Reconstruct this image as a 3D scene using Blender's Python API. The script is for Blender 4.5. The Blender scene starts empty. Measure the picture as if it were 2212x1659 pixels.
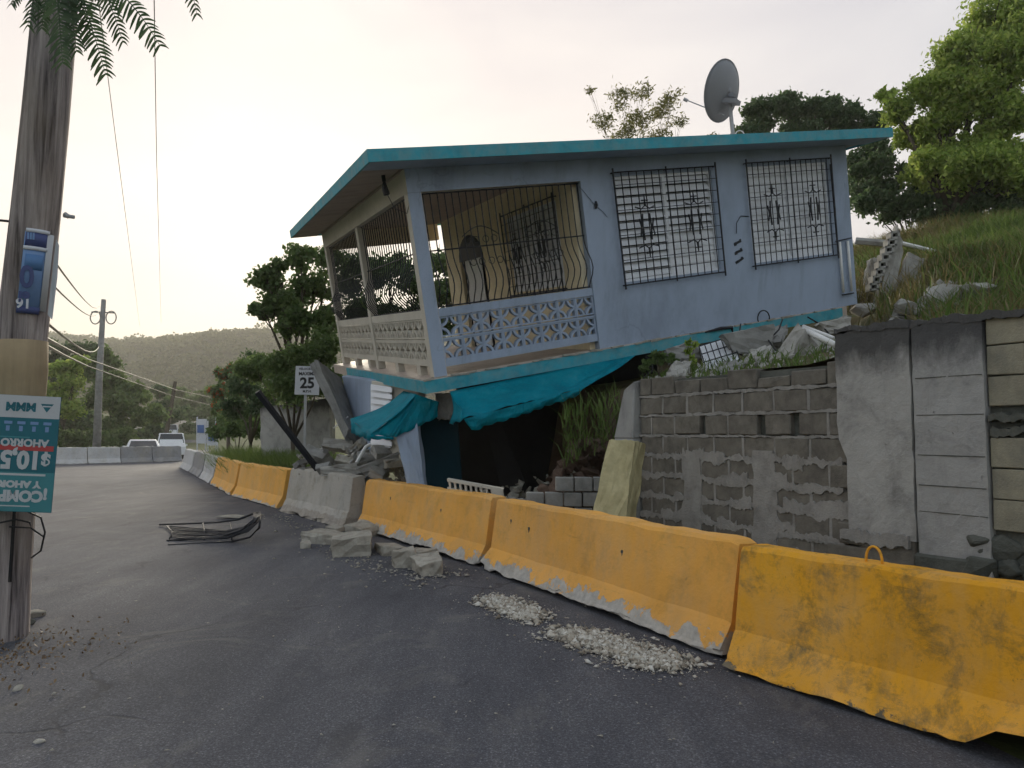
import bpy, bmesh, math, random
import numpy as np
from mathutils import Vector, Matrix, Euler
random.seed(7); RNG = np.random.default_rng(11)
R_ = math.radians
S = bpy.context.scene; C = S.collection

# ------------------------------------------------------------ camera, sky, sun, exposure
FPX = 1560.0; CX, CY = 1106.0, 829.5; HORIZ = 930.0; CAMZ = 1.6     # pixel units of a 2212 x 1659 view
PITCH = math.atan((HORIZ - CY) / FPX)
cam = bpy.data.cameras.new('camera'); camo = bpy.data.objects.new('camera', cam); C.objects.link(camo)
cam.sensor_width = 36.0; cam.lens = 36.0 * FPX / 2212.0; cam.clip_end = 3000.0; cam.clip_start = 0.05
camo.location = (0, 0, CAMZ); camo.rotation_euler = (math.pi / 2 + PITCH, 0, 0)
S.camera = camo

SUN_EL, SUN_AZ = R_(13.0), R_(-16.0)          # azimuth measured from +Y (view direction), minus = left
w = bpy.data.worlds.new('World'); S.world = w; w.use_nodes = True
wn = w.node_tree.nodes; wl = w.node_tree.links; wn.clear()
sky = wn.new('ShaderNodeTexSky'); sky.sky_type = 'NISHITA'; sky.sun_disc = False
sky.sun_elevation = SUN_EL; sky.sun_rotation = SUN_AZ; sky.altitude = 0.0
sky.air_density = 1.0; sky.dust_density = 6.0; sky.ozone_density = 1.6
hsv = wn.new('ShaderNodeHueSaturation'); hsv.inputs['Saturation'].default_value = 1.35
wl.new(sky.outputs[0], hsv.inputs['Color'])
bg = wn.new('ShaderNodeBackground'); bg.inputs['Strength'].default_value = 0.15
gm = wn.new('ShaderNodeGamma'); gm.inputs['Gamma'].default_value = 0.185     # thin even overcast flattens the clear-sky contrast
wl.new(hsv.outputs[0], gm.inputs['Color']); tn = wn.new('ShaderNodeMix'); tn.data_type = 'RGBA'; tn.blend_type = 'MULTIPLY'; tn.inputs[0].default_value = 1.0; tn.inputs[7].default_value = (1.0, .965, .97, 1)
wc = wn.new('ShaderNodeTexCoord'); wm = wn.new('ShaderNodeMapping'); wm.inputs['Scale'].default_value = (1.2, 1.2, 4.0); wl.new(wc.outputs['Generated'], wm.inputs['Vector'])
wz = wn.new('ShaderNodeTexNoise'); wz.inputs['Scale'].default_value = 2.1; wz.inputs['Detail'].default_value = 7; wz.inputs['Distortion'].default_value = .5; wl.new(wm.outputs[0], wz.inputs['Vector'])
wr = wn.new('ShaderNodeValToRGB'); wr.color_ramp.elements[0].position = .3; wr.color_ramp.elements[0].color = (.87, .865, .89, 1); wr.color_ramp.elements[1].position = .68; wr.color_ramp.elements[1].color = (1.03, 1.02, 1.0, 1); wl.new(wz.outputs['Fac'], wr.inputs['Fac'])
tc = wn.new('ShaderNodeMix'); tc.data_type = 'RGBA'; tc.blend_type = 'MULTIPLY'; tc.inputs[0].default_value = 1.0      # faint veil of cloud, the same all round
wl.new(gm.outputs[0], tn.inputs[6]); wl.new(tn.outputs[2], tc.inputs[6]); wl.new(wr.outputs[0], tc.inputs[7]); wl.new(tc.outputs[2], bg.inputs['Color'])
wo = wn.new('ShaderNodeOutputWorld'); wl.new(bg.outputs[0], wo.inputs['Surface'])
sl = bpy.data.lights.new('sun', 'SUN'); sl.energy = 0.9; sl.angle = R_(12.0); sl.color = (1.0, 0.9, 0.72)
so = bpy.data.objects.new('sun', sl); C.objects.link(so); so.location = (-30, 60, 40)
sd = Vector((math.sin(SUN_AZ) * math.cos(SUN_EL), math.cos(SUN_AZ) * math.cos(SUN_EL), math.sin(SUN_EL)))
so.rotation_euler = sd.to_track_quat('Z', 'Y').to_euler()
vs = S.view_settings; vs.view_transform = 'Standard'; vs.look = 'None'; vs.gamma = 1.0; vs.exposure = 2.17
vs.use_curve_mapping = False
S.render.engine = 'CYCLES'
S.cycles.use_adaptive_sampling = True; S.cycles.adaptive_threshold = .03; S.cycles.max_bounces = 5; S.cycles.diffuse_bounces = 3; S.cycles.transmission_bounces = 3; S.cycles.glossy_bounces = 2; S.cycles.volume_bounces = 0; S.cycles.transparent_max_bounces = 4

# ------------------------------------------------------------ geometry helpers
def ray(px, py):
    a = (px - CX) / FPX; b = (CY - py) / FPX; c, s = math.cos(PITCH), math.sin(PITCH)
    return Vector((a, c - b * s, s + b * c))
def P(px, py, Y):
    r = ray(px, py); k = Y / r.y
    return Vector((0, 0, CAMZ)) + r * k
def G(px, py, z=0.0):
    r = ray(px, py); k = (z - CAMZ) / r.z
    return Vector((0, 0, CAMZ)) + r * k

class MB:
    def __init__(s): s.v = []; s.f = []; s.m = []
    def add(s, vs_, fs, mi=0):
        o = len(s.v); s.v += [tuple(v) for v in vs_]
        for f in fs: s.f.append(tuple(i + o for i in f)); s.m.append(mi)
        return s
    def bx(s, x0, x1, y0, y1, z0, z1, mi=0, T=None):
        vs_ = [Vector((x, y, z)) for z in (z0, z1) for y in (y0, y1) for x in (x0, x1)]
        if T is not None: vs_ = [T @ v for v in vs_]
        return s.add(vs_, [(0, 2, 3, 1), (4, 5, 7, 6), (0, 1, 5, 4), (2, 6, 7, 3), (0, 4, 6, 2), (1, 3, 7, 5)], mi)
    def box(s, c, d, R=None, mi=0):
        T = Matrix.Translation(Vector(c)) @ (R.to_4x4() if R is not None else Matrix.Identity(4))
        return s.bx(-d[0]/2, d[0]/2, -d[1]/2, d[1]/2, -d[2]/2, d[2]/2, mi, T)
    def hexa(s, p8, mi=0):      # 4 bottom (ccw) then 4 top
        return s.add(p8, [(3, 2, 1, 0), (4, 5, 6, 7), (0, 1, 5, 4), (1, 2, 6, 5), (2, 3, 7, 6), (3, 0, 4, 7)], mi)
    def tube(s, pts, r, n=6, mi=0, closed=False):
        pts = [Vector(p) for p in pts]; k = len(pts)
        rs = r if isinstance(r, (list, tuple)) else [r] * k
        o = len(s.v); up = Vector((0, 0, 1)); prev = None
        for i, p in enumerate(pts):
            if closed: t = (pts[(i + 1) % k] - pts[i - 1])
            else: t = pts[min(i + 1, k - 1)] - pts[max(i - 1, 0)]
            if t.length < 1e-9: t = Vector((0, 0, 1))
            t.normalize()
            if prev is None:
                a = up if abs(t.z) < .9 else Vector((1, 0, 0))
                x = t.cross(a).normalized()
            else:
                x = (prev - t * prev.dot(t)); x = x.normalized() if x.length > 1e-6 else t.orthogonal().normalized()
            prev = x; y = t.cross(x)
            for j in range(n):
                a = 2 * math.pi * j / n
                s.v.append(tuple(p + (x * math.cos(a) + y * math.sin(a)) * rs[i]))
        for i in range(k if closed else k - 1):
            i2 = (i + 1) % k
            for j in range(n):
                j2 = (j + 1) % n
                s.f.append((o + i * n + j, o + i * n + j2, o + i2 * n + j2, o + i2 * n + j)); s.m.append(mi)
        if not closed:
            s.f.append(tuple(o + j for j in range(n - 1, -1, -1))); s.m.append(mi)
            s.f.append(tuple(o + (k - 1) * n + j for j in range(n))); s.m.append(mi)
        return s
    def build(s, name, mats, parent=None, smooth=False, bevel=0.0, T=None, seg=1):
        me = bpy.data.meshes.new(name); me.from_pydata(s.v, [], s.f)
        if not isinstance(mats, (list, tuple)): mats = [mats]
        for m in mats: me.materials.append(m)
        if len(mats) > 1: me.polygons.foreach_set('material_index', s.m)
        if smooth: me.polygons.foreach_set('use_smooth', [True] * len(s.f))
        me.update()
        return link(name, me, parent, bevel, T, seg)

def link(name, me, parent=None, bevel=0.0, T=None, seg=1):
    o = bpy.data.objects.new(name, me); C.objects.link(o)
    if T is not None: o.matrix_local = T
    if parent is not None: o.parent = parent
    if bevel:
        b = o.modifiers.new('bevel', 'BEVEL'); b.width = bevel; b.segments = seg; b.limit_method = 'ANGLE'; b.angle_limit = R_(40)
    return o
def npmesh(name, V, F, mats, parent=None, mi=None, smooth=False):
    """V (n,3) array, F (m,k) array"""
    V = np.asarray(V, np.float32); F = np.asarray(F, np.int32); m, k = F.shape
    me = bpy.data.meshes.new(name)
    me.vertices.add(len(V)); me.vertices.foreach_set('co', V.ravel())
    me.loops.add(m * k); me.loops.foreach_set('vertex_index', F.ravel())
    me.polygons.add(m); me.polygons.foreach_set('loop_start', np.arange(0, m * k, k, dtype=np.int32))
    if not isinstance(mats, (list, tuple)): mats = [mats]
    for x in mats: me.materials.append(x)
    if mi is not None: me.polygons.foreach_set('material_index', np.asarray(mi, np.int32))
    if smooth: me.polygons.foreach_set('use_smooth', np.ones(m, bool))
    me.update(calc_edges=True)
    return link(name, me, parent)
def tag(o, label, cat, group=None):
    o['label'] = label; o['category'] = cat; o['kind'] = 'thing'
    if group: o['group'] = group
    return o
def struct(o): o['kind'] = 'structure'; return o
def stuff(o): o['kind'] = 'stuff'; return o
def empty(name, label, cat, loc=(0, 0, 0), rot=None, group=None):
    o = bpy.data.objects.new(name, None); C.objects.link(o); o.location = loc
    if rot is not None: o.rotation_euler = rot
    o.empty_display_size = .2
    return tag(o, label, cat, group)
def smooth01(x): x = min(max(x, 0.0), 1.0); return x * x * (3 - 2 * x)

# ------------------------------------------------------------ materials
class NT:
    def __init__(s, name):
        s.m = bpy.data.materials.new(name); s.m.use_nodes = True; s.t = s.m.node_tree; s.n = s.t.nodes; s.l = s.t.links
        s.b = s.n['Principled BSDF']; s.out = s.n['Material Output']
        s.co = s.n.new('ShaderNodeTexCoord'); s.geo = s.n.new('ShaderNodeNewGeometry')
        s.pos = s.geo.outputs['Position']
    def link(s, a, b): s.l.new(a, b)
    def noise(s, scale, detail=5, rough=.6, vec=None, dist=0.0, stretch=None):
        n = s.n.new('ShaderNodeTexNoise'); n.inputs['Scale'].default_value = scale; n.inputs['Detail'].default_value = detail
        n.inputs['Roughness'].default_value = rough; n.inputs['Distortion'].default_value = dist
        v = vec or s.pos
        if stretch:
            mp = s.n.new('ShaderNodeMapping'); mp.inputs['Scale'].default_value = stretch; s.link(v, mp.inputs['Vector']); v = mp.outputs[0]
        s.link(v, n.inputs['Vector']); return n.outputs['Fac']
    def voronoi(s, scale, feature='F1', vec=None):
        n = s.n.new('ShaderNodeTexVoronoi'); n.inputs['Scale'].default_value = scale; n.feature = feature
        s.link(vec or s.pos, n.inputs['Vector']); return n.outputs['Distance']
    def ramp(s, fac, stops):
        r = s.n.new('ShaderNodeValToRGB'); e = r.color_ramp.elements
        while len(e) < len(stops): e.new(0.5)
        for i, (p, c) in enumerate(stops):
            e[i].position = p; e[i].color = (c if isinstance(c, tuple) else (c, c, c)) + (1,)
        s.link(fac, r.inputs['Fac']); return r.outputs['Color']
    def mix(s, a, b, fac, mode='MIX'):
        m = s.n.new('ShaderNodeMix'); m.data_type = 'RGBA'; m.blend_type = mode
        for sock, val in ((m.inputs[6], a), (m.inputs[7], b), (m.inputs[0], fac)):
            if hasattr(val, 'links') or hasattr(val, 'is_output'): s.link(val, sock)
            elif isinstance(val, tuple): sock.default_value = val + (1,) if len(val) == 3 else val
            else: sock.default_value = val
        return m.outputs[2]
    def math(s, op, a, b=0.0, clamp=False):
        m = s.n.new('ShaderNodeMath'); m.operation = op; m.use_clamp = clamp
        for sock, val in ((m.inputs[0], a), (m.inputs[1], b)):
            if hasattr(val, 'is_output'): s.link(val, sock)
            else: sock.default_value = val
        return m.outputs[0]
    def bump(s, h, strength=.3, dist=.02):
        b = s.n.new('ShaderNodeBump'); b.inputs['Strength'].default_value = strength; b.inputs['Distance'].default_value = dist
        s.link(h, b.inputs['Height']); s.link(b.outputs[0], s.b.inputs['Normal']); return b.outputs[0]
    def done(s, col, rough=.85, spec=.3, metal=0.0):
        if hasattr(col, 'is_output'): s.link(col, s.b.inputs['Base Color'])
        else: s.b.inputs['Base Color'].default_value = col + (1,)
        if hasattr(rough, 'is_output'): s.link(rough, s.b.inputs['Roughness'])
        else: s.b.inputs['Roughness'].default_value = rough
        s.b.inputs['Specular IOR Level'].default_value = spec; s.b.inputs['Metallic'].default_value = metal
        return s.m
def sc(c, k): return tuple(min(1, x * k) for x in c)
def mat(name, col, scale=2.0, var=.25, rough=.85, spec=.3, bump=.25, bscale=45, bdist=.01, dirt=None, dirt_scale=1.2, dirt_amt=.5, metal=0.0, stretch=None):
    t = NT(name)
    n = t.noise(scale, 6, .65, stretch=stretch)
    c = t.ramp(n, [(.25, sc(col, 1 - var)), (.5, col), (.78, sc(col, 1 + var * .7))])
    if dirt:
        d = t.noise(dirt_scale, 8, .72, dist=.4)
        k = t.ramp(d, [(.5 - .12, 0.0), (.5 + .16, dirt_amt)])
        c = t.mix(c, dirt, k)
    if bump: t.bump(t.noise(bscale, 5, .6, stretch=stretch), bump, bdist)
    return t.done(c, rough, spec, metal)

def stained(name, col, mold, top=2.12):
    t = NT(name)
    c = t.ramp(t.noise(2.6, 9, .72, dist=.5), [(.28, sc(col, .55)), (.5, col), (.75, sc(col, 1.2))])
    sep = t.n.new('ShaderNodeSeparateXYZ'); t.link(t.pos, sep.inputs[0])
    up = t.math('MULTIPLY', t.math('SUBTRACT', sep.outputs['Z'], top), 1.6)          # black mould creeping down from the rain-wet top
    k = t.ramp(t.math('ADD', t.noise(3.2, 8, .75, stretch=(1, 1, .45)), up), [(.42, 0.0), (.8, .85)]); c = t.mix(c, mold, k)
    pits = t.ramp(t.noise(22, 4, .8, dist=.5), [(.66, 0.0), (.7, .85)]); area = t.ramp(t.noise(1.7, 4, .6), [(.5, 0.0), (.62, 1.0)])
    pk = t.math('MULTIPLY', pits, area); c = t.mix(c, sc(col, .12), pk)
    st = t.ramp(t.noise(6, 7, .7, stretch=(1, 1, .1)), [(.55, 0.0), (.75, .4)]); c = t.mix(c, sc(col, .45), st)
    t.bump(t.math('ADD', t.noise(26, 7, .7), t.math('MULTIPLY', pk, -2.0)), .7, .016); return t.done(c, .95, .15)
def housepaint():
    t = NT('grey_blue_house_paint'); col = (.355, .425, .54)
    c = t.ramp(t.noise(1.5, 7, .68, stretch=(1, 1, .5)), [(.28, sc(col, .78)), (.5, col), (.76, sc(col, 1.12))])
    st = t.ramp(t.noise(4.5, 7, .7, stretch=(1, 1, .07)), [(.52, 0.0), (.72, .42)]); c = t.mix(c, (.2, .23, .27), st)      # rain streaks
    pt = t.ramp(t.noise(2.4, 9, .75, dist=.4), [(.64, 0.0), (.68, .55)]); c = t.mix(c, (.42, .46, .5), pt)                   # patched, faded paint
    v = t.n.new('ShaderNodeTexVoronoi'); v.feature = 'DISTANCE_TO_EDGE'; v.inputs['Scale'].default_value = .55
    dv = t.n.new('ShaderNodeVectorMath'); dv.operation = 'ADD'; nz = t.n.new('ShaderNodeTexNoise'); nz.inputs['Scale'].default_value = 2.2; nz.inputs['Detail'].default_value = 8; t.link(t.pos, nz.inputs['Vector'])
    t.link(t.pos, dv.inputs[0]); t.link(nz.outputs['Color'], dv.inputs[1]); t.link(dv.outputs[0], v.inputs['Vector'])
    ck = t.math('MULTIPLY', t.ramp(v.outputs['Distance'], [(.004, 1.0), (.009, 0.0)]), t.ramp(t.noise(.8, 3, .5), [(.52, 0.0), (.58, .22)])); c = t.mix(c, (.1, .11, .13), ck)
    t.bump(t.math('ADD', t.noise(60, 5, .6), t.math('MULTIPLY', ck, -3.0)), .2, .006); return t.done(c, .82, .22)
m_wall = housepaint()
m_cream = mat('cream_house_paint', (.84, .74, .52), 1.4, .12, .8, .25, .12, 60, .004, (.42, .34, .22), 1.6, .35)
m_offwhite = mat('off_white_paint', (.62, .58, .5), 1.5, .12, .8, .25, .15, 60, .004, (.4, .36, .3), 2.2, .4)
m_teal = mat('teal_paint', (.04, .34, .43), 4, .3, .7, .3, .25, 50, .006, (.2, .34, .36), 5.0, .7)
m_soffit = mat('soffit_boards', (.4, .33, .29), 2.2, .25, .85, .2, .2, 30, .006, (.45, .38, .32), 2.5, .5, stretch=(.6, 2.5, 1))
m_roof = mat('roof_concrete', (.35, .34, .32), 1.5, .2)
m_floor = mat('porch_floor', (.5, .42, .36), 3, .2, .6, .3, .1)
m_iron = mat('black_iron', (.018, .02, .026), 8, .3, .55, .4, .1, 60, .002)
m_slat = mat('white_louvre_slat', (.82, .84, .88), 2, .08, .45, .4, 0)
m_pvc = mat('white_pipe', (.78, .78, .76), 2, .08, .4, .4, 0)
m_dark = mat('dark_interior', (.03, .03, .032), 3, .3)  # near-black colour that stands in for shade in rooms and hollows
m_conc = mat('grey_concrete', (.3, .3, .285), 4, .4, .92, .2, .45, 40, .012, (.16, .15, .14), 1.5, .5)
m_conc_l = mat('pale_concrete', (.4, .39, .36), 5, .45, .92, .2, .45, 40, .012, (.24, .22, .19), 1.8, .5)
m_block = mat('grey_block', (.21, .195, .165), 7, .45, .95, .15, .6, 70, .012, (.07, .065, .06), 2.4, .55)
m_block_t = mat('tan_block', (.35, .325, .24), 3.5, .4, .95, .15, .6, 60, .012, (.17, .17, .15), 1.9, .7)
m_mortar = mat('pale_mortar', (.33, .32, .3), 5, .4, .95, .15, .7, 50, .014, (.2, .19, .17), 2.0, .5)
m_plaster = stained('grey_plaster', (.4, .395, .375), (.045, .045, .047))
m_plaster_b = stained('bluish_plaster', (.36, .36, .35), (.05, .05, .053))
m_stone = mat('dark_stone', (.13, .135, .12), 3, .4, .95, .15, .8, 25, .02, (.05, .055, .045), 2, .6)
m_rubble = mat('rubble', (.4, .38, .33), 9, .5, .95, .15, .5, 50, .012, (.25, .22, .17), 4, .5)
def crumbmat():
    t = NT('plaster_crumb'); c = t.ramp(t.geo.outputs['Random Per Island'], [(.0, (.22, .19, .15)), (.35, (.42, .38, .31)), (.75, (.55, .52, .45)), (1.0, (.68, .66, .6))]); return t.done(c, .95, .15)
m_crumb = crumbmat()
m_yellowpost = mat('pale_yellow_post', (.56, .5, .29), 6, .3, .9, .2, .4, 40, .008, (.3, .25, .12), 3.5, .55)
m_soil = mat('brown_soil', (.16, .11, .085), 3, .35, .97, .1, .8, 18, .04, (.06, .045, .035), 1.5, .5)
m_alu = mat('dish_grey', (.25, .26, .28), 2, .1, .5, .4, 0)
m_galv = mat('galvanised', (.42, .43, .44), 4, .15, .5, .4, 0)
m_white = mat('white_paint', (.78, .79, .8), 3, .08, .4, .5, 0)
m_glass = mat('dark_glass', (.03, .035, .04), 2, .1, .12, .6, 0)
m_bluepaint = mat('blue_paint', (.08, .16, .38), 3, .2, .5, .4, 0)
m_rubber = mat('black_cable', (.015, .015, .017), 3, .2, .6, .3, 0)
m_orangeflower = mat('orange_flower', (.55, .14, .04), 6, .3, .7, .2, 0)
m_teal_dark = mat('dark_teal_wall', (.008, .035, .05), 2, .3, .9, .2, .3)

def leafmat(name, c1, c2, c3, trans=.4, rough=.55):
    t = NT(name)
    rnd = t.geo.outputs['Random Per Island']
    n = t.noise(.5, 3)
    f = t.math('ADD', t.math('MULTIPLY', rnd, .55), t.math('MULTIPLY', n, .5), True)
    c = t.ramp(f, [(.15, c1), (.5, c2), (.85, c3)])
    t.done(c, rough, .25)
    tr = t.n.new('ShaderNodeBsdfTranslucent'); mx = t.n.new('ShaderNodeMixShader'); mx.inputs[0].default_value = trans
    c2_ = t.mix(c, (1.0, .95, .45), .25, 'MULTIPLY'); t.link(t.mix(c2_, c, .3), tr.inputs['Color'])
    t.link(t.b.outputs[0], mx.inputs[1]); t.link(tr.outputs[0], mx.inputs[2]); t.link(mx.outputs[0], t.out.inputs['Surface'])
    return t.m
m_leaf = leafmat('green_leaf', (.075, .12, .04), (.12, .185, .062), (.18, .25, .09), .45)
m_leaf_y = leafmat('yellow_green_leaf', (.17, .26, .05), (.31, .43, .09), (.5, .56, .15), .55)
m_leaf_d = leafmat('dark_green_leaf', (.055, .095, .045), (.095, .15, .068), (.14, .2, .09), .42)
m_leaf_w = leafmat('pale_sparse_leaf', (.12, .14, .05), (.2, .2, .08), (.28, .26, .12), .5)
m_leaf_hill = leafmat('hill_leaf', (.09, .105, .04), (.14, .155, .06), (.2, .2, .085), .4)
m_frond = leafmat('frond_leaf', (.025, .05, .02), (.04, .075, .03), (.06, .095, .04), .3)
m_grass = leafmat('green_grass', (.07, .12, .025), (.12, .19, .045), (.19, .25, .08), .45)
m_drygrass = leafmat('dry_grass', (.1, .11, .03), (.19, .16, .07), (.3, .24, .12), .35)
m_bark = mat('bark', (.1, .085, .065), 6, .35, .95, .1, .6, 30, .02, stretch=(1, 1, .25))
m_barkpale = mat('pale_bark', (.26, .23, .17), 6, .3, .95, .1, .5, 30, .02)
m_litter = leafmat('leaf_litter', (.1, .06, .03), (.17, .11, .06), (.28, .2, .12), .1)

def asphalt():
    t = NT('asphalt')
    big = t.noise(.35, 5, .6, dist=.6)
    strk = t.noise(1.4, 6, .65, stretch=(1.9, .35, 1))
    fine = t.noise(95, 4, .75)
    f = t.math('ADD', t.math('MULTIPLY', big, .55), t.math('MULTIPLY', strk, .45))
    c = t.ramp(f, [(.32, (.072, .075, .09)), (.5, (.14, .143, .162)), (.66, (.225, .224, .235))])
    sp = t.ramp(fine, [(.44, .5), (.6, 1.0), (.75, 1.75)])
    c = t.mix(c, sp, 1.0, 'MULTIPLY')
    v = t.voronoi(42); agg = t.ramp(v, [(.0, (2.4, 2.35, 2.3)), (.22, (1.0, 1.0, 1.0)), (.6, (.72, .72, .74))])
    c = t.mix(c, agg, .85, 'MULTIPLY')
    dn = t.noise(1.1, 8, .75, dist=.8); k = t.ramp(dn, [(.54, 0.0), (.68, .6)])
    c = t.mix(c, (.19, .18, .165), k)
    v = t.n.new('ShaderNodeTexVoronoi'); v.feature = 'DISTANCE_TO_EDGE'; v.inputs['Scale'].default_value = .38
    dv = t.n.new('ShaderNodeVectorMath'); dv.operation = 'ADD'; nz = t.n.new('ShaderNodeTexNoise'); nz.inputs['Scale'].default_value = 1.6; nz.inputs['Detail'].default_value = 9; t.link(t.pos, nz.inputs['Vector'])
    t.link(t.pos, dv.inputs[0]); t.link(nz.outputs['Color'], dv.inputs[1]); t.link(dv.outputs[0], v.inputs['Vector'])
    ck = t.math('MULTIPLY', t.ramp(v.outputs['Distance'], [(.003, 1.0), (.01, 0.0)]), t.ramp(t.noise(.5, 4, .6), [(.48, 0.0), (.56, .6)])); c = t.mix(c, (.03, .03, .034), ck)
    oil = t.ramp(t.noise(.8, 6, .6, dist=1.0), [(.62, 0.0), (.72, .45)]); c = t.mix(c, (.04, .04, .045), oil)
    t.bump(t.math('ADD', t.noise(120, 4, .7), t.math('MULTIPLY', ck, -2.0)), .6, .006)
    return t.done(c, .86, .35)
m_asphalt = asphalt()
def groundmat():
    t = NT('verge_ground')
    n = t.noise(1.3, 8, .7); c = t.ramp(n, [(.3, (.06, .065, .03)), (.5, (.08, .1, .04)), (.7, (.1, .13, .05))])
    t.bump(t.noise(14, 6, .7), .7, .05); return t.done(c, .97, .1)
m_ground = groundmat()
def bankmat():
    t = NT('bank_earth')
    c = t.ramp(t.noise(2.5, 8, .7), [(.3, (.1, .07, .052)), (.6, (.2, .145, .11))])
    sep = t.n.new('ShaderNodeSeparateXYZ'); t.link(t.geo.outputs['Normal'], sep.inputs[0])
    k = t.math('MULTIPLY', t.ramp(sep.outputs['Z'], [(.72, 0.0), (.86, 1.0)]), t.ramp(t.noise(.9, 6, .7), [(.35, .15), (.6, .9)]))
    g = t.ramp(t.noise(6, 6, .7), [(.3, (.05, .07, .022)), (.5, (.085, .11, .035)), (.7, (.15, .13, .06))])
    c = t.mix(c, g, k); t.bump(t.noise(16, 6, .7), .8, .05); return t.done(c, .97, .1)
m_bank = bankmat()
def hillground():
    t = NT('hill_ground')
    n = t.noise(.03, 8, .7); c = t.ramp(n, [(.3, (.08, .085, .04)), (.6, (.12, .12, .06))])
    t.bump(t.noise(.3, 6, .7), .8, 2.0); return t.done(c, .97, .1)
m_hill = hillground()

def barriermat(name, paint, hi, chip_h, chip_n, grime, under=(.5, .48, .44)):
    """painted concrete: paint knocked off along the foot, scuffs, grime; object coordinates"""
    t = NT(name); ob = t.co.outputs['Object']
    sep = t.n.new('ShaderNodeSeparateXYZ'); t.link(ob, sep.inputs[0]); z = sep.outputs['Z']
    base = t.ramp(t.noise(1.3, 6, .6), [(.3, sc(paint, .84)), (.55, paint), (.8, hi)])
    gr = t.ramp(t.noise(3.4, 10, .8, dist=.25), [(.5, 0.0), (.66, grime)])
    base = t.mix(base, (.1, .085, .03), gr)
    sp = t.ramp(t.noise(13, 8, .8, dist=.2), [(.62, 0.0), (.68, min(1, grime * 1.3))]); base = t.mix(base, (.04, .035, .015), sp)
    streak = t.ramp(t.noise(5, 6, .7, vec=ob, stretch=(1, 1, .12)), [(.55, 0.0), (.75, grime * .5)])
    base = t.mix(base, (.2, .16, .07), streak)
    nz = t.noise(4.5, 8, .7, vec=ob)
    edge = t.math('SUBTRACT', t.math('ADD', t.math('MULTIPLY', nz, chip_n), chip_h - chip_n * .5), z)
    k = t.ramp(edge, [(.0, 0.0), (.012, 1.0)])
    cc = t.ramp(t.noise(9, 7, .7), [(.3, sc(under, .6)), (.6, under), (.8, sc(under, 1.25))])
    c = t.mix(base, cc, k)
    tl = t.ramp(t.noise(3.0, 8, .75, vec=ob, stretch=(.6, 1, 9)), [(.62, 0.0), (.7, .35 + grime * .4)]); c = t.mix(c, sc(paint, .35), tl)      # tyre and bumper scuffs run lengthways
    sf = t.ramp(t.noise(7.5, 9, .78, vec=ob, dist=1.2), [(.66, 0.0), (.69, .8)])
    c = t.mix(c, sc(under, .55), sf)
    du = t.ramp(t.noise(2.2, 7, .7, stretch=(1, 1, .6)), [(.42, 0.0), (.7, .3)]); c = t.mix(c, (.5, .42, .3), du)      # road dust on the paint
    bt = t.math('ADD', t.noise(30, 6, .65), t.math('MULTIPLY', k, -.6))
    t.bump(bt, .4, .012)
    return t.done(c, .78, .3)
m_bar_y = barriermat('yellow_barrier_paint', (.86, .43, .085), (.9, .49, .12), .14, .65, .25)
m_bar_y2 = barriermat('grimy_yellow_barrier_paint', (.8, .375, .018), (.87, .44, .035), .03, .35, .85, (.13, .11, .07))
m_bar_y3 = barriermat('far_yellow_barrier_paint', (.86, .44, .09), (.9, .5, .14), .07, .35, .15)
m_bar_w = barriermat('white_barrier', (.58, .58, .58), (.66, .66, .66), .05, .2, .3, (.34, .33, .33))
m_bar_g = barriermat('grey_barrier', (.3, .3, .31), (.36, .36, .36), .05, .2, .4, (.22, .22, .22))
m_bar_c = barriermat('bare_concrete_barrier', (.46, .44, .4), (.56, .54, .5), .16, .25, .45, (.36, .33, .29))
def woodpole():
    t = NT('weathered_wood')
    n = t.noise(7, 7, .7, stretch=(2.2, 2.2, .1), dist=.3); c = t.ramp(n, [(.36, (.06, .052, .054)), (.47, (.26, .225, .22)), (.62, (.48, .425, .4))])
    k = t.ramp(t.noise(1.4, 5, .6, stretch=(1, 1, .5)), [(.5, 0.0), (.7, .5)]); c = t.mix(c, (.2, .155, .11), k)
    t.bump(t.noise(10, 7, .7, stretch=(2.5, 2.5, .07)), .9, .03); return t.done(c, .9, .2)
m_pole = woodpole()
m_poletan = mat('tan_pole_wood', (.36, .28, .17), 9, .2, .85, .2, .5, 12, .015, (.2, .15, .1), 3, .4, stretch=(2, 2, .1))
def canvas():
    t = NT('teal_canvas')
    c = t.ramp(t.noise(2.5, 7, .7), [(.3, (.0, .27, .38)), (.55, (.0, .37, .49)), (.8, (.04, .46, .56))]); t.done(c, .6, .25)
    tr = t.n.new('ShaderNodeBsdfTranslucent'); t.link(c, tr.inputs['Color']); mx = t.n.new('ShaderNodeMixShader'); mx.inputs[0].default_value = .3
    t.bump(t.math('ADD', t.noise(5, 6, .65, stretch=(2.5, 2.5, .7), dist=.6), t.math('MULTIPLY', t.noise(22, 4, .6), .25)), .9, .07)
    t.link(t.b.outputs[0], mx.inputs[1]); t.link(tr.outputs[0], mx.inputs[2]); t.link(mx.outputs[0], t.out.inputs['Surface']); return t.m
m_canvas = canvas()
# ------------------------------------------------------------ house pose (used by the terrain too)
def rotvec(r):
    v = Vector(r); return Matrix.Rotation(v.length, 3, v.normalized())
HT = Vector((-1.109, 10.799, 2.426)); HR = rotvec((.154, -.169, .412))
HM = Matrix.Translation(HT) @ HR.to_4x4(); HMI = HM.inverted()
L, W, H, P1 = 8.81, 7.05, 3.04, 2.84
def HL(px, py, ax, val):            # pixel -> local house coordinates on the plane  axis = val
    o = HMI @ Vector((0, 0, CAMZ)); d = HR.transposed() @ ray(px, py)
    k = (val - o[ax]) / d[ax]; return o + d * k

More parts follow.
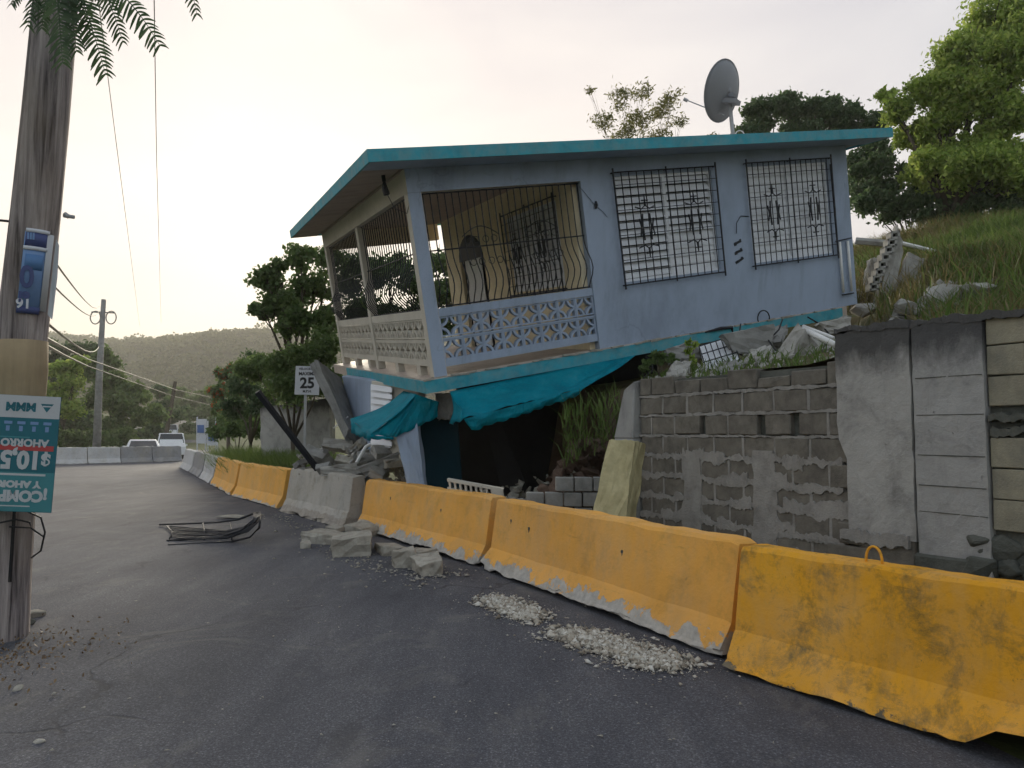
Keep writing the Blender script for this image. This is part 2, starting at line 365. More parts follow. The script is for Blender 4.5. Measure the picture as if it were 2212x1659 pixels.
# ------------------------------------------------------------ ground, road, hill, bank
rl_ = [(5.4, -4), (3.4, 1.5), (2.1, 4.6), (0.6, 8.0), (-1.6, 11.6), (-3.9, 14.9), (-7.6, 21), (-11.9, 29), (-15.8, 38), (-19.5, 46), (-25, 60), (-36, 88), (-56, 135)]
ll_ = [(-1.2, -4), (-2.9, 2.5), (-4.1, 5.3), (-6.0, 8.2), (-9.2, 12.2), (-12.3, 16.6), (-17.3, 24), (-22.5, 31), (-25, 39), (-28.5, 48), (-35, 62), (-49, 88), (-74, 135)]
def ground_z(x, y):
    z = -.012
    far = smooth01((y - 36) / 16) * -.55 + smooth01((y - 70) / 90) * 6.0
    z += far
    xr = float(np.interp(y, [p[1] for p in rl_], [p[0] for p in rl_]))
    z += .35 * smooth01((y - 13.5) / 4) * smooth01((x - xr - 1.2) / 2.0) * smooth01((34 - y) / 6) * smooth01((2 - x) / 4)
    return z
def grid_mesh(name, xs, ys, fz, m, smooth=True):
    V = []; F = []
    for y in ys:
        for x in xs: V.append((x, y, fz(x, y)))
    n = len(xs)
    for j in range(len(ys) - 1):
        for i in range(n - 1): F.append((j * n + i, j * n + i + 1, (j + 1) * n + i + 1, (j + 1) * n + i))
    return npmesh(name, V, F, m, smooth=smooth)
def hill_z(x, y):
    r = smooth01((y - 170) / 290)
    top = 64 + 5 * math.sin(x * .011 + 1.2) + 3 * math.sin(x * .035) - 20 * smooth01((x + 60) / 260)
    return -3 + top * r * (1 + .03 * math.sin(y * .03 + x * .02))
xs = [-640, -520, -420, -300, -220, -160, -120, -90] + list(np.arange(-70, 21, 1.5)) + [30, 45, 70, 110, 170, 260, 340, 420]
ys = [-60, -30, -15, -6] + list(np.arange(0, 60, 1.5)) + [66, 75, 90, 110, 135, 165, 200, 260, 400, 560, 680]
struct(grid_mesh('ground', [float(a) for a in xs], [float(a) for a in ys], ground_z, m_ground))
struct(grid_mesh('hill', [float(a) for a in np.arange(-520, 330, 12)], [float(a) for a in np.arange(165, 640, 12)], hill_z, m_hill))

def resample(pts, n):
    out = []
    for k in range(n):
        t = k / (n - 1) * (len(pts) - 1); i = min(int(t), len(pts) - 2); f = t - i
        out.append((pts[i][0] * (1 - f) + pts[i + 1][0] * f, pts[i][1] * (1 - f) + pts[i + 1][1] * f))
    return out
ra, la = resample(rl_, 100), resample(ll_, 100); V = []; F = []; NC = 14
for k in range(100):
    for j in range(NC + 1):
        f = j / NC; wob = .07 * math.sin(k * .9) + .06 * math.sin(k * .43 + 1)
        x = la[k][0] * (1 - f) + ra[k][0] * f + (wob if j in (0, NC) else 0); y = la[k][1] * (1 - f) + ra[k][1] * f
        crown = .03 * (1 - (2 * f - 1) ** 2) - (.03 if j in (0, NC) else 0)
        V.append((x, y, max(ground_z(x, y), -2) + .016 + crown * .6))
for k in range(99):
    for j in range(NC): a = k * (NC + 1) + j; F.append((a, a + 1, a + NC + 2, a + NC + 1))
struct(npmesh('road', V, F, m_asphalt, smooth=True))

# retaining wall frame: u along the wall from its left end, s behind it
WO = Vector((1.51, 8.96, 0)); WE = Vector((.507, -.862, 0)).normalized(); WB = Vector((.862, .507, 0)).normalized()
def WP(u, s, z): return WO + WE * u + WB * s + Vector((0, 0, z))
def slab_z(x, y): return HT.z + (.132 * (x - HT.x) + .183 * (y - HT.y)) / .974
def bank_z(x, y):
    s = (Vector((x, y, 0)) - WO).dot(WB); u = (Vector((x, y, 0)) - WO).dot(WE)
    top = 2.22 + .12 * smooth01((u - 2.4) / .8) + .1 * min(s, 3) + .27 * max(0, min(s - 3, 3)) + .42 * max(0, min(s - 6, 9)) + .08 * max(0, s - 15)
    top += .16 * math.sin(x * 1.3 + y) * math.sin(y * .9) * smooth01(s / 1.2)
    lim = 1.6 + .292 * y; top = top if top < lim - .4 else lim - .4 + .4 * (1 - math.exp(-(top - lim + .4) / .8))
    xb = 1.62 - .2 * (y - 8.96)
    edge = smooth01((x - xb) / .55 + .12 * math.sin(y * 5))
    z = -.12 + (top + .12) * edge
    p = HMI @ Vector((x, y, slab_z(x, y)))
    ins = min(p.x + 1.0, 9.3 - p.x, p.y + .55, 8.0 - p.y)
    if ins > 0: z = min(z, slab_z(x, y) - .55 * smooth01(ins / .5) - .05 + (.0 if ins > .4 else .5 * (1 - ins / .4)))
    return z
V = []; F = []; us = np.arange(-9, 15.01, .22); ss = np.concatenate([np.arange(.1, 9, .22), np.arange(9, 34, .6)])
for s_ in ss:
    for u_ in us:
        p = WP(float(u_), float(s_), 0); V.append((p.x, p.y, bank_z(p.x, p.y)))
n = len(us)
for j in range(len(ss) - 1):
    for i in range(n - 1): F.append((j * n + i, j * n + i + 1, (j + 1) * n + i + 1, (j + 1) * n + i))
struct(npmesh('bank', V, F, m_bank, smooth=True))
def BK(px, py, Y0=7.0, Y1=24.0, fallback=None, lift=0.0):      # where a line of sight meets the bank
    Y = Y0
    while Y < Y1:
        p = P(px, py, Y)
        if (p - WO).dot(WB) > .25 and p.z <= bank_z(p.x, p.y) + lift: return Y
        Y += .05
    return fallback

# ------------------------------------------------------------ the tilted house
house = bpy.data.objects.new('house', None); C.objects.link(house); house.matrix_world = HM
tag(house, 'tilted grey-blue house with teal roof edge slumped off its crushed ground floor', 'house')
def wallgrid(mb, a0, a1, z0, z1, holes, t0, t1, axis='x', mi=0):
    As = sorted({a0, a1, *[h[0] for h in holes], *[h[1] for h in holes]}); Zs = sorted({z0, z1, *[h[2] for h in holes], *[h[3] for h in holes]})
    for i in range(len(As) - 1):
        for j in range(len(Zs) - 1):
            ca, cz = (As[i] + As[i + 1]) / 2, (Zs[j] + Zs[j + 1]) / 2
            if any(h[0] < ca < h[1] and h[2] < cz < h[3] for h in holes): continue
            if axis == 'x': mb.bx(As[i], As[i + 1], t0, t1, Zs[j], Zs[j + 1], mi)
            else: mb.bx(t0, t1, As[i], As[i + 1], Zs[j], Zs[j + 1], mi)
W1 = (3.47, 5.5, 1.0, 2.74); W2 = (6.28, 8.28, 1.03, 2.76)
mb = MB(); wallgrid(mb, P1, L, -.03, H, [W1, W2], 0, .15)
o = mb.build('wall', m_wall, house); o['label'] = 'long grey-blue front wall with two barred windows'
mb = MB(); mb.bx(L - .15, L - .002, .152, W, -.03, H); mb.build('wall', m_wall, house)
mb = MB(); mb.bx(P1 + .15, L - .15, W - .15, W - .002, -.03, H); mb.build('wall', m_cream, house)
IW = (.72, 2.85, 1.08, 2.54); ID = (4.2, 5.65, -.03, 2.05)
mb = MB(); wallgrid(mb, .152, 6.6, -.03, H - .003, [IW, ID], P1 - .1, P1 + .05, 'y')
o = mb.build('wall', m_cream, house); o['label'] = 'cream porch wall with barred window and arched doorway'
# roof: slab, teal fascia, soffit
RX0, RX1, RY0, RY1 = -.72, 9.37, -.6, 7.35
mb = MB(); mb.bx(RX0 + .03, RX1 - .03, RY0 + .03, RY1 - .03, H + .03, H + .17); roof = mb.build('roof', m_roof, house)
mb = MB(); mb.bx(RX0, RX1, RY0, RY0 + .028, H - .005, H + .165); mb.bx(RX0, RX1, RY1 - .028, RY1, H - .005, H + .165)
mb.bx(RX0, RX0 + .028, RY0 + .03, RY1 - .03, H - .005, H + .165); mb.bx(RX1 - .028, RX1, RY0 + .03, RY1 - .03, H - .005, H + .165)
mb.build('roof_edge', m_teal, roof)
mb = MB(); mb.bx(RX0 + .03, RX1 - .03, RY0 + .03, -.003, H + .0, H + .028); mb.build('soffit', m_wall, roof)
mb = MB(); ny = 11
for k in range(ny):         # soffit boards along the left side, their ends uneven
    y0 = .0 + (RY1 - .04) / ny * k; y1 = .0 + (RY1 - .04) / ny * (k + 1) - .012; dz = random.uniform(-.008, .006)
    mb2 = MB(); mb2.bx(RX0 + .03, -.12, y0, y1, H + .0 + dz, H + .026); mb2.build('soffit_board', m_soffit, roof)
mb = MB(); mb.bx(-.1, P1 - .1, .16, W - .12, H - .02, H + .025); mb.build('porch_ceiling', m_soffit, roof)
# floor slab with teal edge
mb = MB(); mb.bx(-.22, L - .35, -.045, W + .3, -.23, -.032); slab = mb.build('floor_slab', m_floor, house)
mb = MB(); mb.bx(-.245, L - .5, -.075, -.047, -.235, -.05); mb.bx(-.248, -.222, -.047, 5.7, -.235, -.052)
mb.build('slab_edge', m_teal, slab)
mb = MB(); n = 26
for k in range(n):          # crumbled lip where the edge paint broke away
    x = -.2 + (L - .4) * (k + random.random()) / n; mb.box((x, -.06, -.035), (random.uniform(.05, .3), .06, random.uniform(.012, .035)), Euler((random.uniform(-.2, .2), random.uniform(-.1, .1), 0)).to_matrix())
mb.build('broken_lip', m_rubble, slab)
# columns: front face painted grey-blue, side faces off-white
def column(x0, x1, y0, y1, z0, z1, front):
    mb = MB(); mb.bx(x0, x1, y0, y1, z0, z1); mb.m = [1, 1, 0 if front else 1, 1, 1, 1]
    mb.build('column', [m_wall, m_offwhite], house, bevel=.008)
column(-.06, .15, -.006, .2, -.03, H - .34, True); column(-.05, .1, 3.5, 3.68, -.03, H - .34, False); column(-.05, .1, W - .2, W, -.03, H - .34, False)
mb = MB(); mb.bx(-.06, P1, -.008, .2, H - .34, H - .003); mb.m = [1, 1, 0, 1, 1, 1]; mb.build('beam', [m_wall, m_offwhite], house)
mb = MB(); mb.bx(-.055, .12, .202, W, H - .335, H - .003); mb.build('beam', m_offwhite, house)
mb = MB(); mb.bx(.12, P1 - .1, W - .18, W - .003, H - .4, H - .003); mb.build('beam', m_cream, house)
# breeze block: square frame with four quarter rings
def breeze(w, h, d):
    mb = MB(); t = .022
    mb.bx(-w/2, w/2, 0, d, 0, t); mb.bx(-w/2, w/2, 0, d, h - t, h); mb.bx(-w/2, -w/2 + t, 0, d, t, h - t); mb.bx(w/2 - t, w/2, 0, d, t, h - t)
    r0, r1 = w * .36, w * .47
    for cx, cz, a0 in ((-w/2, 0, 0), (w/2, 0, 90), (w/2, h, 180), (-w/2, h, 270)):
        ring = []
        for k in range(6):
            a = R_(a0 + 90 * k / 5); c_, s_ = math.cos(a), math.sin(a)
            ring.append([(cx + r * c_, y, cz + r * s_) for r, y in ((r0, .004), (r1, .004), (r1, d - .004), (r0, d - .004))])
        vs_ = [p for q in ring for p in q]; fs = []
        for k in range(5):
            for j in range(4): fs.append((k*4 + j, k*4 + (j+1) % 4, (k+1)*4 + (j+1) % 4, (k+1)*4 + j))
        mb.add(vs_, fs)
    return mb
ROT_SIDE = Matrix.Rotation(R_(-90), 4, 'Z')     # local +y (outward back) -> faces -x
fb = breeze(.325, .30, .1); fme = None
mb = MB(); mb.bx(.152, P1 - .002, .02, .17, .86, .985); mb.bx(.152, P1 - .002, .025, .165, .105, .205); mb.bx(.152, P1 - .002, .03, .16, .507, .535)
for k in range(9): x = .152 + (P1 - .154) / 8 * k; mb.bx(max(.152, x - .006), min(P1 - .002, x + .006), .032, .158, .205, .86)
rail = mb.build('balustrade', m_wall, house); rail['label'] = 'grey-blue front balustrade of pierced blocks'
for r in range(2):
    for k in range(8):
        x = .152 + (P1 - .154) / 8 * (k + .5); T = Matrix.Translation((x, .04, (.206, .553)[r]))
        if fme is None: ob = fb.build('breeze_block', m_wall, rail, T=T); fme = ob.data
        else: link('breeze_block', fme, rail, T=T)
sme = None
for y0, y1 in ((.202, 3.498), (3.682, W - .202)):
    mb = MB(); mb.bx(-.035, .085, y0, y1, .86, .99); mb.bx(-.03, .08, y0, y1, .13, .205); mb.bx(-.028, .078, y0, y1, .507, .535)
    for k in range(1, 5, 2): yy = y0 + (y1 - y0) * k / 5; mb.bx(-.03, .08, yy - .1, yy + .1, -.032, .13)
    nb = 10
    sr = mb.build('balustrade', m_offwhite, house)
    for r in range(2):
        for k in range(nb):
            yy = y0 + (y1 - y0) / nb * (k + .5); T = Matrix.Translation((-.025, yy, (.206, .553)[r])) @ ROT_SIDE
            if sme is None: ob = breeze(.318, .30, .09).build('breeze_block', m_offwhite, sr, T=T); sme = ob.data
            else: link('breeze_block', sme, sr, T=T)
# windows: frame in the opening, louvre slats, iron grille on stand-offs
def window(win, openness, T, ornament=True, ngr=14, gmat=m_iron, standoff=.07, louvre=True):
    """win = (width, height); local x across, z up, outside is -y; T places it in the house"""
    w_, h_ = win
    mb = MB(); f = .045
    mb.bx(0, w_, .04, .1, 0, f); mb.bx(0, w_, .04, .1, h_ - f, h_); mb.bx(0, f, .04, .1, f, h_ - f); mb.bx(w_ - f, w_, .04, .1, f, h_ - f)
    mb.bx(w_/2 - .03, w_/2 + .03, .035, .1, f, h_ - f)
    wn_ = mb.build('window', m_slat, house, T=T)
    mb = MB(); mb.bx(f, w_ - f, .128, .14, f, h_ - f); mb.build('room_shade_panel', m_dark, wn_)  # dark panel painted for the unlit room behind the slats
    ns = 12; ph = (h_ - 2 * f) / ns; bw = w_/2 - f - .035
    mes = {}
    for half in range(2):
        for k in range(ns):
            a = openness(half, k / (ns - 1)); key = round(a, 2)
            x0 = f + .002 if half == 0 else w_/2 + .033
            Tm = Matrix.Translation((x0 + bw/2, .075, f + ph * (k + .5))) @ Matrix.Rotation(R_(a), 4, 'X')
            if key not in mes:
                q = MB(); q.bx(-bw/2, bw/2, -.006, .006, -ph * .52, ph * .52); ob = q.build('slat', m_slat, wn_, T=Tm); mes[key] = ob.data
            else: link('slat', mes[key], wn_, T=Tm)
    gy = -standoff; mb = MB(); e = .05
    x0, x1, z0, z1 = -.04, w_ + .04, -.05, h_ + .05
    for x in (x0, x1): mb.tube([(x, gy, z0 - .07), (x, gy, z1 + .07)], .016, 5)
    for z in (z0, z1): mb.tube([(x0, gy, z), (x1, gy, z)], .013, 5)
    mb.tube([(w_/2, gy, z0 - .05), (w_/2, gy, z1 + .05)], .014, 5)
    for x in (x0, w_/2, x1):
        for z in (z0, z1): mb.tube([(x, gy, z), (x, .03, z)], .012, 5)
    gr = mb.build('window_grille', gmat, house, T=T)
    q = MB(); q.tube([(0, gy, z0), (0, gy, z1)], .0115, 4); vme = None
    for k in range(1, ngr):
        x = x0 + (x1 - x0) * k / ngr
        if abs(x - w_/2) < .03: continue
        Tm = Matrix.Translation((x, 0, 0))
        if vme is None: ob = q.build('bar', gmat, gr, T=Tm); vme = ob.data
        else: link('bar', vme, gr, T=Tm)
    q = MB(); q.tube([(x0, gy + .012, 0), (x1, gy + .012, 0)], .006, 4); hme = None
    nh = 9
    for k in range(1, nh):
        Tm = Matrix.Translation((0, 0, z0 + (z1 - z0) * k / nh))
        if hme is None: ob = q.build('bar', gmat, gr, T=Tm); hme = ob.data
        else: link('bar', hme, gr, T=Tm)
    if ornament:
        for half in range(2):
            cx = w_ * (.25 + .5 * half); cz = h_ * .5; q = MB(); s_ = h_ / 1.75
            for dx in (-.14, .14):
                q.tube([(cx + dx, gy - .01, cz - .14 * s_), (cx + dx * .8, gy - .01, cz), (cx + dx, gy - .01, cz + .14 * s_)], .014, 5)
                q.tube([(cx + dx * .5, gy - .01, cz - .22 * s_), (cx + dx * .62, gy - .01, cz), (cx + dx * .5, gy - .01, cz + .22 * s_)], .016, 5)
            for sz in (-1, 1):
                q.tube([(cx - .2, gy - .01, cz + sz * .34 * s_), (cx - .08, gy - .01, cz + sz * .3 * s_), (cx, gy - .01, cz + sz * .36 * s_), (cx + .08, gy - .01, cz + sz * .3 * s_), (cx + .2, gy - .01, cz + sz * .34 * s_)], .012, 5)
                q.tube([(cx, gy - .01, cz + sz * .34 * s_), (cx, gy - .01, cz + sz * .52 * s_)], [.022, .008], 5)
                q.tube([(cx - .07, gy - .01, cz + sz * .44 * s_), (cx + .07, gy - .01, cz + sz * .44 * s_)], .01, 4)
            q.build('scroll_ornament', gmat, gr)
    return wn_
window((W1[1] - W1[0], W1[3] - W1[2]), lambda h_, t: (-33 if (h_ == 0 or t > .42) else -8), Matrix.Translation((W1[0], 0, W1[2])))['label'] = 'left barred window with white louvres partly open'
window((W2[1] - W2[0], W2[3] - W2[2]), lambda h_, t: -8, Matrix.Translation((W2[0], 0, W2[2])), ngr=16)['label'] = 'right barred window with white louvres shut'
TI = Matrix.Translation((P1 - .1, IW[1], IW[2])) @ ROT_SIDE
window((IW[1] - IW[0], IW[3] - IW[2]), lambda h_, t: -16, TI, ngr=12, standoff=.08)['label'] = 'barred louvre window inside the porch'
# arched doorway on the porch wall: dark fanlight and white curtain
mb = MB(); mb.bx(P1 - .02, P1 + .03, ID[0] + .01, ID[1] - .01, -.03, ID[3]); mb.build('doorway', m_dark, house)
mb = MB(); cy = (ID[0] + ID[1]) / 2; rr = (ID[1] - ID[0]) / 2
arc = [(cy + rr * math.cos(a), ID[3] - .1 + rr * .75 * math.sin(a)) for a in np.linspace(0, math.pi, 13)]
vs_ = [(P1 - .118, y, z) for y, z in arc] + [(P1 - .102, y, z) for y, z in arc]; k = len(arc)
mb.add(vs_, [tuple(range(k)), tuple(range(2*k - 1, k - 1, -1))] + [(i, i + k, i + k + 1, i + 1) for i in range(k - 1)]); mb.build('fanlight', m_iron, house)
mb = MB(); N_ = 24
pts = [(P1 - .06 + .03 * math.sin(i * 1.7), ID[0] + .25 + (ID[1] - ID[0] - .45) * i / N_) for i in range(N_ + 1)]
vs_ = [(x, y, z) for z in (.0, 2.0) for x, y in pts]; k = N_ + 1
mb.add(vs_, [(i, i + 1, i + 1 + k, i + k) for i in range(N_)]); mb.build('curtain', m_white, house, smooth=True)
# porch grille of the front opening: bars that belly outwards near the foot
OZ0, OZ1, OX0, OX1 = .985, H - .345, .152, P1 - .004
def belly(z):
    t = (z - OZ0) / (OZ1 - OZ0)
    return -.2 * math.exp(-((t - .2) / .15) ** 2) * smooth01(t / .1)
zz = [OZ0 + .01 + (OZ1 - OZ0 - .02) * i / 16 for i in range(17)]
mb = MB(); GY = .06
for z in (OZ0 + .02, OZ1 - .02): mb.tube([(OX0 + .01, GY, z), (OX1 - .01, GY, z)], .012, 5)
zm = OZ0 + .5 * (OZ1 - OZ0); mb.tube([(OX0 + .01, GY + belly(zm), zm), (OX1 - .01, GY + belly(zm), zm)], .011, 5)
pg = mb.build('porch_grille', m_iron, house); pg['label'] = 'bellied iron bars filling the front porch opening'
q = MB(); q.tube([(0, GY + belly(z), z) for z in zz], .0095, 5); pme = None
for k in range(24):
    T = Matrix.Translation((OX0 + .03 + (OX1 - OX0 - .06) * k / 23, 0, 0))
    if pme is None: ob = q.build('bar', m_iron, pg, T=T); pme = ob.data
    else: link('bar', pme, pg, T=T)
q = MB()
for cx in (1.0, 2.05):
    for dx in (-.22, -.08, .08, .22):
        for dz in (0, -.34): q.tube([(cx + dx + .05 * math.cos(a), GY - .03 + belly(zm + dz), zm + .1 + dz + .05 * math.sin(a)) for a in np.linspace(0, 2*math.pi, 11)[:-1]], .006, 4, closed=True)
    q.tube([(cx - .3 + .05 * i, GY - .03, zm + .16 + .14 * math.sin(math.pi * i / 12)) for i in range(13)], .008, 4)
q.build('scroll_ornament', m_iron, pg)
for y0, y1 in ((.205, 3.495), (3.685, W - .205)):
    mb = MB()
    for z in (1.0, 1.85, H - .36): mb.tube([(.03, y0, z), (.03, y1, z)], .012, 5)
    sg = mb.build('porch_grille', m_iron, house); q = MB(); q.tube([(.03 + belly(z), 0, z) for z in zz], .0095, 4); pme = None
    for k in range(22):
        T = Matrix.Translation((0, y0 + (y1 - y0) * (k + .5) / 22, 0))
        if pme is None: ob = q.build('bar', m_iron, sg, T=T); pme = ob.data
        else: link('bar', pme, sg, T=T)
# lamp under the eave with its loose wire, wall marks, wires, pipes
q = MB(); q.tube([(-.28, .35, H - .01), (-.28, .35, H - .1)], .03, 8); q.tube([(-.28, .35, H - .1), (-.3, .3, H - .2), (-.29, .28, H - .3)], [.02, .045, .05], 8)
q.tube([(-.28, .33, H - .25), (-.2, .3, H - .5), (-.08, .1, H - .62), (-.05, .02, H - .5)], .006, 4); q.build('eave_lamp', m_iron, house)
q = MB(); q.tube([(3.08, -.004, 2.36), (3.07, -.03, 2.3), (3.05, -.03, 2.24)], [.02, .03, .012], 6); q.tube([(3.06, -.01, 2.3), (2.9, -.012, 2.5), (2.8, -.01, 2.62)], .004, 4)
q.tube([(3.06, -.01, 2.3), (3.2, -.012, 2.18), (3.26, -.01, 2.1)], .004, 4); q.build('wall_lamp_stub', m_iron, house)
q = MB(); q.tube([(6.24, -.01, 1.88), (6.05, -.02, 1.9), (5.93, -.03, 1.78), (5.92, -.02, 1.6)], .008, 4); q.build('loose_wire', m_iron, house)
for k, (z, a) in enumerate(((1.44, .25), (1.28, .22), (1.12, .4))):
    q = MB(); q.box((5.94 + .01 * k, -.004, z), (.17, .006, .045), Euler((0, -a, 0)).to_matrix()); q.box((5.88, -.004, z - .03), (.06, .006, .05), Euler((0, -a, 0)).to_matrix())
    q.box((6.0, -.0045, z + .035), (.04, .006, .04), Euler((0, -a, 0)).to_matrix()); q.build('number_plate', m_iron, house)
for x in (8.4, 8.62):
    q = MB(); q.tube([(x, -.05, .24), (x, -.05, 1.22)], .026, 8); q.build('downpipe', m_pvc, house, smooth=True)
q = MB(); q.tube([(8.3, -.05, 1.24), (8.72, -.05, 1.27)], .014, 5); q.tube([(8.36, -.05, .2), (8.68, -.05, .2)], .014, 5); q.tube([(8.33, -.05, 1.2), (8.33, -.03, 2.7)], .012, 5); q.build('pipe_bracket', m_iron, house)
q = MB(); q.tube([(6.3 + .14 * math.cos(a), -.09 , .02 + .14 * math.sin(a)) for a in np.linspace(-.3, 3.5, 12)], .012, 5); q.build('loose_wire', m_rubber, house)
q = MB(); q.box((5.3, -.085, -.045), (.5, .05, .03)); q.tube([(4.95, -.09, -.05), (5.3, -.1, -.02), (5.55, -.09, -.05), (5.56, -.09, -.16)], [.012, .025, .03, .012], 6); q.build('torn_flashing', m_iron, house)
# teal awnings under the slab
def sheet(mb, A, B, C_, D_, nu, nv, sag=.03, scallop=0.0, ns=8):
    """grid between edge A-B (top) and D-C (bottom); bottom edge scalloped"""
    A, B, C_, D_ = map(Vector, (A, B, C_, D_)); nrm = (B - A).cross(D_ - A).normalized(); o = len(mb.v)
    for j in range(nv + 1):
        for i in range(nu + 1):
            u, v = i / nu, j / nv
            p = (A * (1 - u) + B * u) * (1 - v) + (D_ * (1 - u) + C_ * u) * v
            p = p + nrm * (sag * math.sin(math.pi * v) * (1 + .8 * math.sin(u * 9 + v * 3)) * .6)
            p = p + nrm * (.02 * math.sin(u * 17 + v * 4 + 2 * math.sin(u * 7)) + .008 * math.sin(u * 43 - v * 7 + 3 * math.sin(u * 11 + 1))) * min(1, v * 3)
            if j == nv and scallop: p = p + (D_ - A).normalized() * scallop * abs(math.sin(u * ns * math.pi))
            mb.v.append(tuple(p))
    for j in range(nv):
        for i in range(nu):
            a = o + j * (nu + 1) + i; mb.f.append((a, a + 1, a + nu + 2, a + nu + 1)); mb.m.append(0)
YF = -.95
a1 = HL(972, 846, 1, -.06); a2 = HL(1375, 766, 1, -.06); b1 = HL(1002, 905, 1, YF); b2 = HL(1262, 838, 1, YF + .15)
c1 = HL(1018, 928, 1, YF + .03); c2 = HL(1250, 852, 1, YF + .15)
mb = MB(); sheet(mb, a1, a2, b2, b1, 90, 10, .07)
sheet(mb, b1, b2, c2, c1, 48, 3, .0, .035, 9)
sheet(mb, a1, (a1 + b1) / 2 + Vector((0, 0, .02)), b1, HL(972, 915, 1, -.2), 6, 6, .05, .03, 2)
o = mb.build('awning', m_canvas, house, smooth=True); o['label'] = 'long torn teal canvas awning hanging below the front slab edge'
o.modifiers.new('solid', 'SOLIDIFY').thickness = .006
YN = .25
e1 = HL(900, 852, 1, YN); e2 = HL(948, 868, 1, YN); e3 = HL(945, 900, 1, YN); e4 = HL(850, 944, 1, YN); e5 = HL(800, 940, 1, YN)
XB = Vector((-.05, 2.6, -.05))
mb = MB(); sheet(mb, e1, e2, e3, e4, 16, 6, .05, .03, 4); sheet(mb, e1 + XB * .12, e1, e4, e5, 8, 8, .05)
f1 = HL(872, 845, 1, YN + 1.4); f2 = HL(757, 906, 1, YN + 1.4); f3 = HL(760, 932, 1, YN + 1.35)
sheet(mb, f1, e1, e5, f2, 14, 10, .06); sheet(mb, f2, e5, e5 + Vector((0, 0, -.07)), f3, 20, 3, 0, .03, 5); sheet(mb, e5, e4, e4 + Vector((0, 0, -.03)), e5 + Vector((0, 0, -.05)), 8, 2, 0, .02, 2)
o = mb.build('awning', m_canvas, house, smooth=True); o['label'] = 'short teal canvas awning wrapped round the front corner'
o.modifiers.new('solid', 'SOLIDIFY').thickness = .006

# ------------------------------------------------------------ crushed ground floor (separate remains below the slab)
def pxhexa(mb, q4, Y, th, mi=0):      # front quad in pixels at depth(s) Y, pushed back by th
    Ys = Y if isinstance(Y, (list, tuple)) else [Y] * 4
    f_ = [P(p[0], p[1], y) for p, y in zip(q4, Ys)]
    n_ = (f_[1] - f_[0]).cross(f_[3] - f_[0]).normalized()
    if n_.y < 0: n_ = -n_
    bk = [p + n_ * th for p in f_]
    return mb.add(f_ + bk, [(0, 1, 2, 3), (7, 6, 5, 4), (0, 4, 5, 1), (1, 5, 6, 2), (2, 6, 7, 3), (3, 7, 4, 0)], mi)
def roughen(me, amt, cuts, seed=0):
    r_ = random.Random(seed); bm = bmesh.new(); bm.from_mesh(me); bmesh.ops.subdivide_edges(bm, edges=bm.edges[:], cuts=cuts, use_grid_fill=True)
    for v in bm.verts: v.co += Vector((r_.gauss(0, amt), r_.gauss(0, amt), r_.gauss(0, amt)))
    bmesh.ops.recalc_face_normals(bm, faces=bm.faces[:]); bm.to_mesh(me); bm.free(); me.update()
def pxslab(name, label, cat, q4, Y, th, m, bevel=.01, group=None, rough=.012):
    mb = MB(); pxhexa(mb, q4, Y, th); o = mb.build(name, m, bevel=0 if rough else bevel)
    if rough: roughen(o.data, rough, 4, int(q4[0][0]))
    if label: tag(o, label, cat, group)
    return o
gf = empty('ground_floor_remains', 'crushed ground floor walls and pillar trapped under the fallen house', 'ruin', (-.9, 12.5, 0))
def gfpart(name, q4, Y, th, m, bevel=.01):
    mb = MB(); pxhexa(mb, q4, Y, th); mb.v = [tuple(Vector(v) - gf.location) for v in mb.v]; o = mb.build(name, m, gf, bevel=bevel)
    if m in (m_conc, m_wall) and name != 'wall': o.modifiers.clear(); roughen(o.data, .01, 4, int(q4[0][0]))
    return o
gfpart('wall', [(738, 812), (802, 822), (800, 985), (775, 985)], [15.2, 13.4, 13.4, 15.0], .15, m_wall)
gfpart('wall', [(802, 822), (905, 840), (880, 1010), (800, 1000)], [13.4, 11.9, 12.0, 13.4], .15, m_offwhite)
lw = gfpart('window', [(800, 830), (842, 836), (842, 968), (800, 962)], [13.2, 12.55, 12.5, 13.1], .04, m_slat)
for k in range(9):
    q = MB(); y = 833 + 14.5 * k; pxhexa(q, [(801, y), (846, y + 5), (846, y + 15), (801, y + 9)], [13.1, 12.42, 12.38, 13.05], .012); q.v = [tuple(Vector(v) - gf.location) for v in q.v]; q.build('slat', m_slat, lw)
gfpart('pillar', [(848, 905), (902, 905), (918, 1060), (882, 1060)], [11.0, 11.0, 10.9, 10.9], .32, m_wall, .012)
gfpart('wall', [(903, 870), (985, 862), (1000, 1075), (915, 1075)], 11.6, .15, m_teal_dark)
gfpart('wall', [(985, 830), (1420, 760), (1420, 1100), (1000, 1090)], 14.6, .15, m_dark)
gfpart('pillar', [(940, 850), (985, 850), (975, 905), (945, 905)], 11.3, .3, m_conc)
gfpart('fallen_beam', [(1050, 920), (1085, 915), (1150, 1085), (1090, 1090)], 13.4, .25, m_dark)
gfpart('leaning_slab', [(668, 787), (684, 777), (752, 925), (745, 950)], [14.0, 14.0, 13.6, 13.6], 1.3, m_conc)
